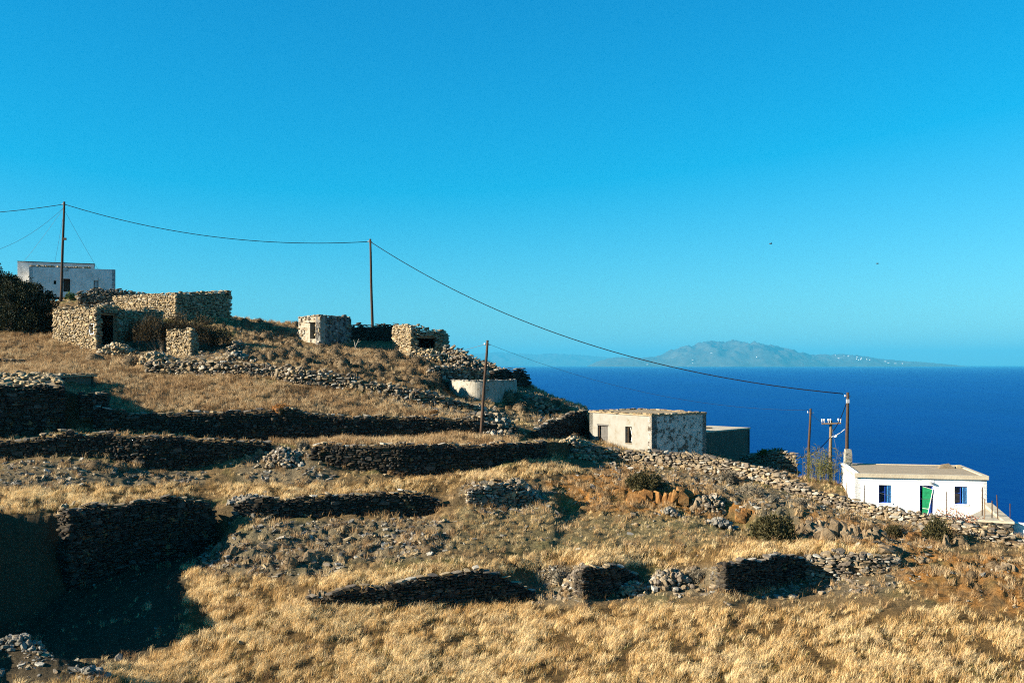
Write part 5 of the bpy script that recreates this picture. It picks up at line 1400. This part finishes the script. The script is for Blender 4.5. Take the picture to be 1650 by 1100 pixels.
big_plant('evergreen_tree', tb1, 'dark evergreen tree cut by the left edge of the picture', 'tree',
          [(0, 0, 3.2, 2.2, 1.9, 2.9), (1.5, -.4, 2.0, 1.7, 1.4, 2.9), (-1.7, .3, 2.2, 1.8, 1.7, 2.6), (.4, -.8, .4, 1.7, 1.4, 1.9)], 22000, 'evergreen', (.17, .055), 4)
sb = at(112, 485)
big_plant('green_shrub', sb, 'small bright green shrub below the far white house', 'shrub', [(0, 0, .2, .55, .5, .8), (.4, 0, .1, .35, .35, .6)], 700, 'green_leaf', (.12, .04), 3)
ev = np.array([*xy(1246, 77.5), zz(732, 77.5)])
big_plant('creeper', ev, 'green leafy plant growing on top of the stone enclosure', 'plant', [(-.6, 0, 0, .7, .5, .45), (.2, 0, 0, .7, .5, .5), (.8, .3, 0, .4, .4, .35)], 1500, 'green_leaf', (.1, .045), 2)
rb = np.array([*xy(1548, 57.4), 0]); rb[2] = zz(840, 57.4)
big_plant('red_leaved_shrub', rb, 'reddish pink straggly shrub under the right window of the white cottage', 'shrub',
          [(-1.1, 0, .0, .5, .4, .85), (-.5, 0, 0, .6, .4, .95), (.2, 0, 0, .55, .4, .6), (.9, 0, 0, .5, .35, .4)], 620, 'redleaf', (.09, .035), 5, 'twig_pale', .2)
# reeds behind the cottage
rd = np.array([*xy(1324, 71.2), 0]); rd[2] = ground_z(rd[0], rd[1])
root = thing('reed_clump', rd, 'yellow green reed clump between the bare pole and the white cottage', 'reeds')
q = random.Random(12); mb = MB(); ml = MB()
for k in range(95):
    x, y, h_ = q.gauss(0, .6), q.gauss(0, .4), q.uniform(1.0, 2.6); lx, ly = q.gauss(0, .25), q.gauss(0, .2)
    mb.tube([(rd[0] + x, rd[1] + y, rd[2] - .1), (rd[0] + x + lx * .4, rd[1] + y + ly * .4, rd[2] + h_ * .6), (rd[0] + x + lx, rd[1] + y + ly, rd[2] + h_)], [.011, .009, .004], 4)
    for j in range(7):
        f_ = q.uniform(.25, .95); b_ = np.array([rd[0] + x + lx * f_, rd[1] + y + ly * f_, rd[2] + h_ * f_]); a = q.uniform(0, 6.28); e = b_ + np.array([.35 * math.cos(a), .3 * math.sin(a), q.uniform(.0, .35)])
        s_ = np.array([0, 0, .025]); ml.poly([b_ - s_, (b_ + e) / 2 + np.array([0, 0, .1]) - s_, e, (b_ + e) / 2 + np.array([0, 0, .1]) + s_])
mb.build('stalks', M['reed'], root); ml.build('leaves', M['reed'], root)
# bare sapling by the ridge wall
tp = at(572, 566); root = thing('bare_sapling', tp, 'pale bare sapling before the dark ruin wall on the ridge', 'sapling')
mb = MB(); mb.tube([tp, tp + np.array([0, 0, .5]), tp + np.array([-.15, 0, 1.1])], [.05, .04, .01], 5); mb.tube([tp + np.array([0, 0, .4]), tp + np.array([.35, 0, 1.2])], [.035, .01], 5); mb.tube([tp + np.array([.15, 0, .75]), tp + np.array([.5, 0, 1.0])], [.02, .006], 4)
mb.build('stem', M['twig_pale'], root)

# ------------------------------------------------------------------ boulders and heaps
def boulder_mesh(name, seed, mat):
    """fractured outcrop: several sharp tilted chunks grown together"""
    import bmesh
    q = random.Random(seed); bm = bmesh.new()
    n = q.randint(5, 8); dip = q.uniform(-.5, .5)
    for k in range(n):
        t = k / (n - 1) * 2 - 1
        c = Vector((t * .62 + q.uniform(-.12, .12), q.uniform(-.35, .35), -.15 + .35 * (1 - t * t) * q.uniform(.3, 1)))
        rad = Vector((q.uniform(.28, .5), q.uniform(.3, .6), q.uniform(.3, .62) * (1 - .35 * abs(t))))
        m_ = Matrix.Rotation(dip + q.gauss(0, .22), 3, 'Y') @ Matrix.Rotation(q.gauss(0, .3), 3, 'X')
        vs_ = []
        for i in range(18):
            d = Vector((q.gauss(0, 1), q.gauss(0, 1), q.gauss(0, 1))).normalized()
            e = Vector([math.copysign(abs(x) ** .6, x) for x in d])
            vs_.append(bm.verts.new(c + m_ @ Vector((e.x * rad.x, e.y * rad.y, e.z * rad.z))))
        r = bmesh.ops.convex_hull(bm, input=vs_)
        bmesh.ops.delete(bm, geom=[v for v in r['geom_interior'] if isinstance(v, bmesh.types.BMVert)], context='VERTS')
    bmesh.ops.triangulate(bm, faces=bm.faces[:])
    me = bpy.data.meshes.new(name); bm.to_mesh(me); bm.free(); me.materials.append(mat); return me
BM = {k: [boulder_mesh('boulder_' + k, 7 * i + 3, M[k]) for i in range(5)] for k in ('rock', 'rock_orange')}
def boulder(px, py, wpx, hpx, kind, label, tilt=0.0, dy=.8):
    p = at(px, py); w = wpx / F * p[1] / 2; h = hpx / F * p[1]
    o = link(bpy.data.objects.new('boulder', BM[kind][g_.randrange(5)]))
    o.location = tuple(p + np.array([0, .3 * w, h * .12])); o.scale = (w * 1.05, w * dy * 1.1, h * 1.05); o.rotation_euler = (g_.uniform(-.15, .15), tilt * .4, g_.uniform(-.5, .5))
    return tag(o, label, 'rock', 'rocks on the bank', 'thing')
for a in ((1350, 868, 62, 36, 'rock', 'large pale fractured rock under the slope wall of the cottage', .25), (1303, 862, 34, 34, 'rock', 'upright tan rock beside the largest dark shrub', .0),
          (1325, 850, 30, 18, 'rock', 'tan rock wedged above the fractured rock'), (1375, 866, 30, 26, 'rock', 'brown rock right of the large fractured rock', .3),
          (1410, 868, 34, 26, 'rock', 'tan rock below the cottage wall, left of the slab', .4), (1440, 890, 62, 18, 'rock', 'long pale slab of rock slanting right', .35),
          (1475, 872, 34, 16, 'rock_orange', 'ochre rock left of the dark shrub by the door'), (1524, 880, 15, 24, 'rock', 'small upright rock with orange lichen'),
          (1046, 814, 66, 34, 'rock_orange', 'bright orange outcrop under the dark olive shrub'), (1094, 814, 46, 38, 'rock_orange', 'orange brown outcrop casting a dark shadow to its right'),
          (1128, 820, 30, 20, 'rock', 'tan rock right of the orange outcrop'), (1206, 838, 40, 26, 'rock_orange', 'ochre rock above the white stone heap'),
          (1624, 918, 36, 18, 'rock', 'tan rock on the orange slope at the right edge'), (1600, 905, 22, 12, 'rock_orange', 'small ochre rock on the right slope'),
          (85, 738, 15, 7, 'rock', 'small pale slab below the dark wall at left'), (418, 733, 16, 14, 'rock', 'pale tilted slab at the end of the left terrace wall', .6),
          (350, 890, 16, 20, 'rock', 'tan tilted slab above the shadowed hollow', .7), (374, 893, 18, 20, 'rock', 'second tan tilted slab right of its neighbour above the hollow', .7),
          (395, 905, 24, 10, 'rock', 'flat tan rock on the stony bank above the hollow'), (640, 905, 16, 8, 'rock', 'small rock low on the stony slope'),
          (498, 965, 9, 18, 'rock', 'small upright stone at the left end of the low terrace wall'), (517, 962, 20, 12, 'rock', 'pale stone beside the upright one on the low terrace wall'),
          (1490, 905, 30, 12, 'rock', 'low tan rock on bare earth right of the sunlit wall'), (1380, 948, 18, 10, 'rock', 'small pale rock in the grass before the sunlit wall'),
          (1222, 958, 12, 8, 'rock', 'tiny white rock in front of the wider hollow'), (500, 905, 40, 22, 'rock', 'grey broken rock on the stony slope left', .5), (440, 885, 50, 20, 'rock', 'jagged rock ledge high on the stony slope', .5),
          (978, 818, 12, 7, 'rock', 'white stone lying in the sparse grass left of the orange outcrop'), (1105, 842, 10, 6, 'rock', 'white stone lying in the sparse grass right of the orange outcrop')):
    boulder(*a)

def heap(px, py, wpx, hpx, n, key, label, cap=40, seed=1, size=.3):
    n, size = int(n * 1.5), size * .78
    p0 = at(px, py); w = wpx / F * p0[1] / 2; h = hpx / F * p0[1]; q = random.Random(seed)
    root = thing('stone_heap', p0, label, 'stone heap', 'heaps of loose stones'); it = []
    for k in range(n):
        x, y = q.gauss(0, .42), q.gauss(0, .42); zt2 = max(0, 1 - (x * x + y * y)) * q.random() ** .6
        X, Y = p0[0] + x * w, p0[1] + y * w * .8; zg = ground_z(X, Y)
        Bm = rotm((q.gauss(0, 1), q.gauss(0, 1), q.gauss(0, 1) + 2), q.uniform(0, 6)) ; Am = np.eye(4)
        s_ = size * q.uniform(.5, 1.5); Am[:3, :3] = Bm * np.array([s_, s_ * .7, s_ * .38]); Am[:3, 3] = (X, Y, zg + zt2 * h * .8 + .03)
        it.append((q.randrange(NV), Am, s_))
    put_stones(root, it, key, cap)
heap(1162, 852, 44, 18, 60, 'stone_pale', 'heap of white stones below the rocky bank', 40, 1, .34)
heap(1075, 945, 70, 26, 120, 'stone', 'fallen stones spilling between the two hollows', 60, 2, .36)
heap(1018, 958, 50, 18, 90, 'stone', 'fallen stones at the right side of the small hollow', 50, 3)
heap(925, 940, 40, 20, 80, 'stone', 'stones edging the left side of the small hollow', 50, 4)
heap(190, 572, 70, 22, 150, 'stone_gold', 'rubble fallen before the dark doorway of the farmhouse', 70, 5, .45)
heap(250, 582, 60, 16, 120, 'stone_gold', 'rubble left of the tall wall stub', 60, 6, .45)
heap(690, 580, 90, 22, 190, 'stone_gold', 'rubble spilling below the cave opening', 80, 7, .42)
heap(750, 592, 70, 18, 120, 'stone', 'loose rubble below the skyline wall', 50, 8, .42)
heap(380, 580, 50, 16, 80, 'stone', 'rubble round the crumbling pinnacle', 40, 9, .42)
heap(1145, 815, 60, 20, 110, 'stone', 'stones tumbled right of the orange outcrop', 50, 10, .3)
heap(1080, 828, 30, 12, 50, 'stone_pale', 'pale stones under the orange outcrop', 30, 11, .3)
heap(455, 745, 70, 26, 170, 'stone', 'stones fallen through the gap between the two dark terrace walls', 70, 12, .36)
heap(840, 790, 60, 18, 120, 'stone', 'rubble on the collapsed wall mound', 50, 13, .34)
heap(105, 845, 20, 20, 60, 'stone_gold', 'sunlit stones at the corner of the tallest dark wall', 40, 14, .3)
heap(400, 812, 70, 10, 70, 'stone_pale', 'pale stones along the left end of the middle wall', 40, 15, .36)
heap(152, 1090, 50, 16, 40, 'stone_pale', 'pale stones in the near left corner of the picture', 25, 16, .3)
heap(35, 1040, 70, 16, 60, 'stone_pale', 'pale stones along the near bank at left', 30, 17, .26)
heap(800, 690, 90, 22, 170, 'stone', 'rubble where the longest terrace wall crumbles', 70, 18, .42)
heap(870, 655, 80, 20, 150, 'stone', 'rubble on the skyline right of the curved whitewashed wall', 60, 19, .42)
heap(935, 722, 70, 14, 110, 'stone_gold', 'rubble at the corner of the old house terrace', 50, 20, .4)

# ------------------------------------------------------------------ grass, weeds and loose stones as scattered ground cover
def scatter(name, pts, rot, scl, idx_, tnt, variants, label, cat):
    me = bpy.data.meshes.new(name); n = len(pts)
    me.vertices.add(n); me.vertices.foreach_set('co', np.asarray(pts, np.float32).ravel())
    for nm, typ, arr, fld in (('rot', 'FLOAT_VECTOR', rot, 'vector'), ('scl', 'FLOAT', scl, 'value'), ('pick', 'INT', idx_, 'value'), ('tint', 'FLOAT', tnt, 'value')):
        a_ = me.attributes.new(nm, typ, 'POINT'); a_.data.foreach_set(fld, np.asarray(arr, np.int32 if typ == 'INT' else np.float32).ravel())
    me.update()
    o = link(bpy.data.objects.new(name, me)); tag(o, label, cat, kind='stuff')
    coll = bpy.data.collections.new(name + '_variants')
    for v in variants: coll.objects.link(v)
    ng = bpy.data.node_groups.new(name, 'GeometryNodeTree')
    ng.interface.new_socket('Geometry', in_out='INPUT', socket_type='NodeSocketGeometry'); ng.interface.new_socket('Geometry', in_out='OUTPUT', socket_type='NodeSocketGeometry')
    N = ng.nodes; gi_, go_ = N.new('NodeGroupInput'), N.new('NodeGroupOutput')
    ip = N.new('GeometryNodeInstanceOnPoints'); ci = N.new('GeometryNodeCollectionInfo')
    ci.inputs['Collection'].default_value = coll; ci.inputs['Separate Children'].default_value = True; ci.inputs['Reset Children'].default_value = True
    ip.inputs['Pick Instance'].default_value = True
    def na(nm, typ):
        x = N.new('GeometryNodeInputNamedAttribute'); x.data_type = typ; x.inputs['Name'].default_value = nm; return x.outputs['Attribute']
    ng.links.new(gi_.outputs[0], ip.inputs['Points']); ng.links.new(ci.outputs[0], ip.inputs['Instance'])
    ng.links.new(na('pick', 'INT'), ip.inputs['Instance Index']); ng.links.new(na('rot', 'FLOAT_VECTOR'), ip.inputs['Rotation']); ng.links.new(na('scl', 'FLOAT'), ip.inputs['Scale'])
    ng.links.new(ip.outputs[0], go_.inputs[0])
    md = o.modifiers.new('scatter', 'NODES'); md.node_group = ng
    return o

def tuft(name, seed, n, spread, lean, wid, mat, curl=.35):
    g = np.random.default_rng(seed); vs_, fs = [], []
    for k in range(n):
        a = g.uniform(0, 6.28); r_ = spread * math.sqrt(g.random()); bx, by = r_ * math.cos(a), r_ * math.sin(a)
        h_ = g.uniform(.55, 1.1); la_ = g.uniform(0, 6.28); lm = abs(g.normal(0, lean)); dx, dy_ = lm * math.cos(la_) + .22, lm * math.sin(la_)
        w = wid * g.uniform(.7, 1.4); wa = g.uniform(0, 6.28); wx, wy = w * math.cos(wa), w * math.sin(wa)
        m_ = (bx + dx * .4, by + dy_ * .4, h_ * .6); e = (bx + dx * (1 + curl), by + dy_ * (1 + curl), h_ * (1 - curl * lm))
        i = len(vs_)
        vs_ += [(bx - wx, by - wy, -.05), (bx + wx, by + wy, -.05), (m_[0] + wx * .8, m_[1] + wy * .8, m_[2]), (m_[0] - wx * .8, m_[1] - wy * .8, m_[2]), e]
        fs += [(i, i + 1, i + 2, i + 3), (i + 3, i + 2, i + 4)]
    return bpy.data.objects.new(name, mesh_data(name, vs_, fs, mat))

c0_, c1_, c2_, c3_ = (V[Q[:, i]] for i in range(4))
CA = 0.5 * np.linalg.norm(np.cross(c2_ - c0_, c3_ - c1_), axis=1)
cpx = CX + F * c0_[:, 0] / c0_[:, 1]; crow = np.repeat(np.arange(nr - 1), nc - 1)
cellK = Kg[crow]; cidx = Q[:, 0]
flat = {k: v.reshape(-1)[cidx] for k, v in ZM.items()}
cslope = np.abs(np.cross(c1_ - c0_, c3_ - c0_)[:, 2]) / (np.linalg.norm(np.cross(c1_ - c0_, c3_ - c0_), axis=1) + 1e-9)
cn1 = n1.reshape(-1)[cidx]; cn2 = n2.reshape(-1)[cidx]
base_ok = (cpx > -150) & (cpx < 1800) & (cellK > 1.4) & (cellK < 18.5) & ~wallmask.reshape(-1)[cidx]
def house_clear(p):
    """keep plants out of the buildings"""
    x, y = p[:, 0], p[:, 1]; r = np.zeros(len(p), bool)
    for poly in FOOT: r |= in_poly(x, y, poly)
    return ~r
FOOT = [[tuple(v) for v in (xy(1378, 65), xy(1590, 62.9), xy(1560, 70.5), xy(1355, 73))], [tuple(v) for v in (xy(950, 78), xy(1050, 72), xy(1138, 75), xy(1040, 82))],
        [tuple(v) for v in (xy(1128, 79), xy(1208, 84.5), xy(1200, 89), xy(1120, 84))], [tuple(v) for v in (f0, f1, f2, f0 + f2 - f1)], [tuple(v) for v in (g0, g1, g2, g0 + g2 - g1)],
        [tuple(v) for v in (b0, b1, b1 - nb_ * 5, b0 - nb_ * 5)], [tuple(v) for v in (c0 - tc_ * 1.8, c1, c1 - nc_ * 3, c0 - nc_ * 3 - tc_ * 1.8)], [tuple(v) for v in (h0, h1, h2, h2 + (h0 - h1))]]
def sample(dens, seed):
    g = np.random.default_rng(seed); w = CA * dens * base_ok; n = int(w.sum())
    k = g.choice(len(w), n, p=w / w.sum()); u, v_ = g.random(n)[:, None], g.random(n)[:, None]
    p = (c0_[k] * (1 - u) + c1_[k] * u) * (1 - v_) + (c3_[k] * (1 - u) + c2_[k] * u) * v_
    ok = house_clear(p)
    return p[ok], k[ok], g
near = np.clip((62 - V[cidx, 1]) / 20, .25, 1)
hs2 = ZM['hollow'].astype(float)  # hollow zone: where shade is painted on the ground
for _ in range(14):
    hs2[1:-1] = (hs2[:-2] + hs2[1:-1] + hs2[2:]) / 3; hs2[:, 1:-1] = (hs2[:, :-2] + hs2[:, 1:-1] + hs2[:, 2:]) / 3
HS = hs2.reshape(-1)[cidx]  # thins grass and weeds over the painted shade
# dry golden grass
dens = np.where(flat['gold'], 60 * near, 11 * near) * np.clip(1 + 2.4 * cn2 + 1.4 * cn1, .05, 2.4)
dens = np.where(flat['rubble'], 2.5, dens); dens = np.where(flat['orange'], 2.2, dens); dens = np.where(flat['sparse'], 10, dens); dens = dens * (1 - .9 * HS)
dens = np.where(flat['brown'] | flat['shrubby'], 2, dens) * np.clip((cslope - .35) * 3, 0, 1)
p, k, g = sample(dens, 1)
n = len(p); print('grass', n)
tv = np.clip(.60 + .24 * g.normal(size=n) + .45 * cn1[k] + .35 * cn2[k], .18, 1)
greenish = g.random(n) < np.clip(.05 + 1.5 * (.7 * cn1[k] - cn2[k]), .02, .6)
tv[greenish] = g.uniform(0, .2, greenish.sum())
sc = np.where(flat['gold'][k], .30, .20) * g.uniform(.6, 1.25, n) * np.where(greenish, .6, 1)
scatter('dry_grass', p, np.stack([g.normal(0, .12, n), g.normal(0, .12, n) + .08, g.uniform(-.9, .9, n)], 1), sc, g.integers(0, 6, n), tv,
        [tuft('tuft_%d' % i, i, 13, .5, .26 + .07 * i, .0135, M['grass']) for i in range(6)], 'dry golden grass covering the terraces', 'grass')
# brown weeds of the upper slopes
dens = np.where(flat['brown'], 11, 0) + np.where(flat['orange'], 2.2, 0) + np.where(flat['shrubby'], 1.6, 0) + np.where(flat['rubble'], 1.2, 0) + np.where(flat['sparse'], 1, .6) + np.where(flat['gold'] & (cn1 > .05), 2.2, 0)
for w_ in (4, 7, 10, 12, 14):
    dens = dens + np.where((cellK > w_ - .10) & (cellK < w_), 9, 0) + np.where((cellK > w_ + 1) & (cellK < w_ + 1.06), 6, 0)
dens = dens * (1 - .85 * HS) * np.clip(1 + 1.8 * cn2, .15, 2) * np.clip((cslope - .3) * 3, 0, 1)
p, k, g = sample(dens, 2); n = len(p); print('weeds', n)
scatter('brown_weeds', p, np.stack([g.normal(0, .15, n), g.normal(0, .15, n), g.uniform(0, 6.28, n)], 1), .36 * g.uniform(.5, 1.3, n), g.integers(0, 4, n),
        np.clip(.5 + .25 * g.normal(size=n) + .5 * cn1[k], 0, 1), [tuft('weed_%d' % i, 30 + i, 26, .5, .5, .018, M['weed']) for i in range(4)], 'brown dry weeds on the upper slopes and banks', 'weeds')
# loose stones
dens = np.where(flat['rubble'], 12.0, .22) + np.where(flat['orange'], 1.3, 0) + np.where(flat['sparse'], 1.2, 0)
dens = dens * np.clip(1 + 3 * cn2, .1, 3)
p, k, g = sample(dens, 3); n = len(p); print('stones', n)
sz = .09 + .30 * g.random(n) ** 5
def st(i, key):
    o = bpy.data.objects.new('loose_%s_%d' % (key, i), STONES[key][i].copy()); o.data.transform(Matrix.Diagonal((1.5, .8, .30, 1))); return o
scatter('loose_stones', p, np.stack([g.normal(0, .35, n), g.normal(0, .35, n), g.uniform(0, 6.28, n)], 1), sz, g.integers(0, 9, n), g.random(n),
        [st(i, 'stone') for i in range(6)] + [st(i, 'stone_pale') for i in range(3)], 'loose stones strewn over the slopes', 'stones')

# ------------------------------------------------------------------ haze over the sea
mh = bpy.data.materials.new('sea_haze'); mh.use_nodes = True; nt = mh.node_tree; nt.nodes.clear()
pv = nt.nodes.new('ShaderNodeVolumePrincipled'); om = nt.nodes.new('ShaderNodeOutputMaterial')
pv.inputs['Color'].default_value = (0.06, 0.41, 0.66, 1); pv.inputs['Density'].default_value = 3.8e-5; pv.inputs['Anisotropy'].default_value = 0.0
nt.links.new(pv.outputs[0], om.inputs['Volume'])
mb = MB(); mb.box((0, 28000, (900 + SEA_Z - 60) / 2), (52500, 0, 0), (0, 34500, 0), (0, 0, (900 - SEA_Z + 60) / 2))
tag(mb.build('haze', mh), 'pale blue sea haze veiling the far island', 'haze', kind='stuff')
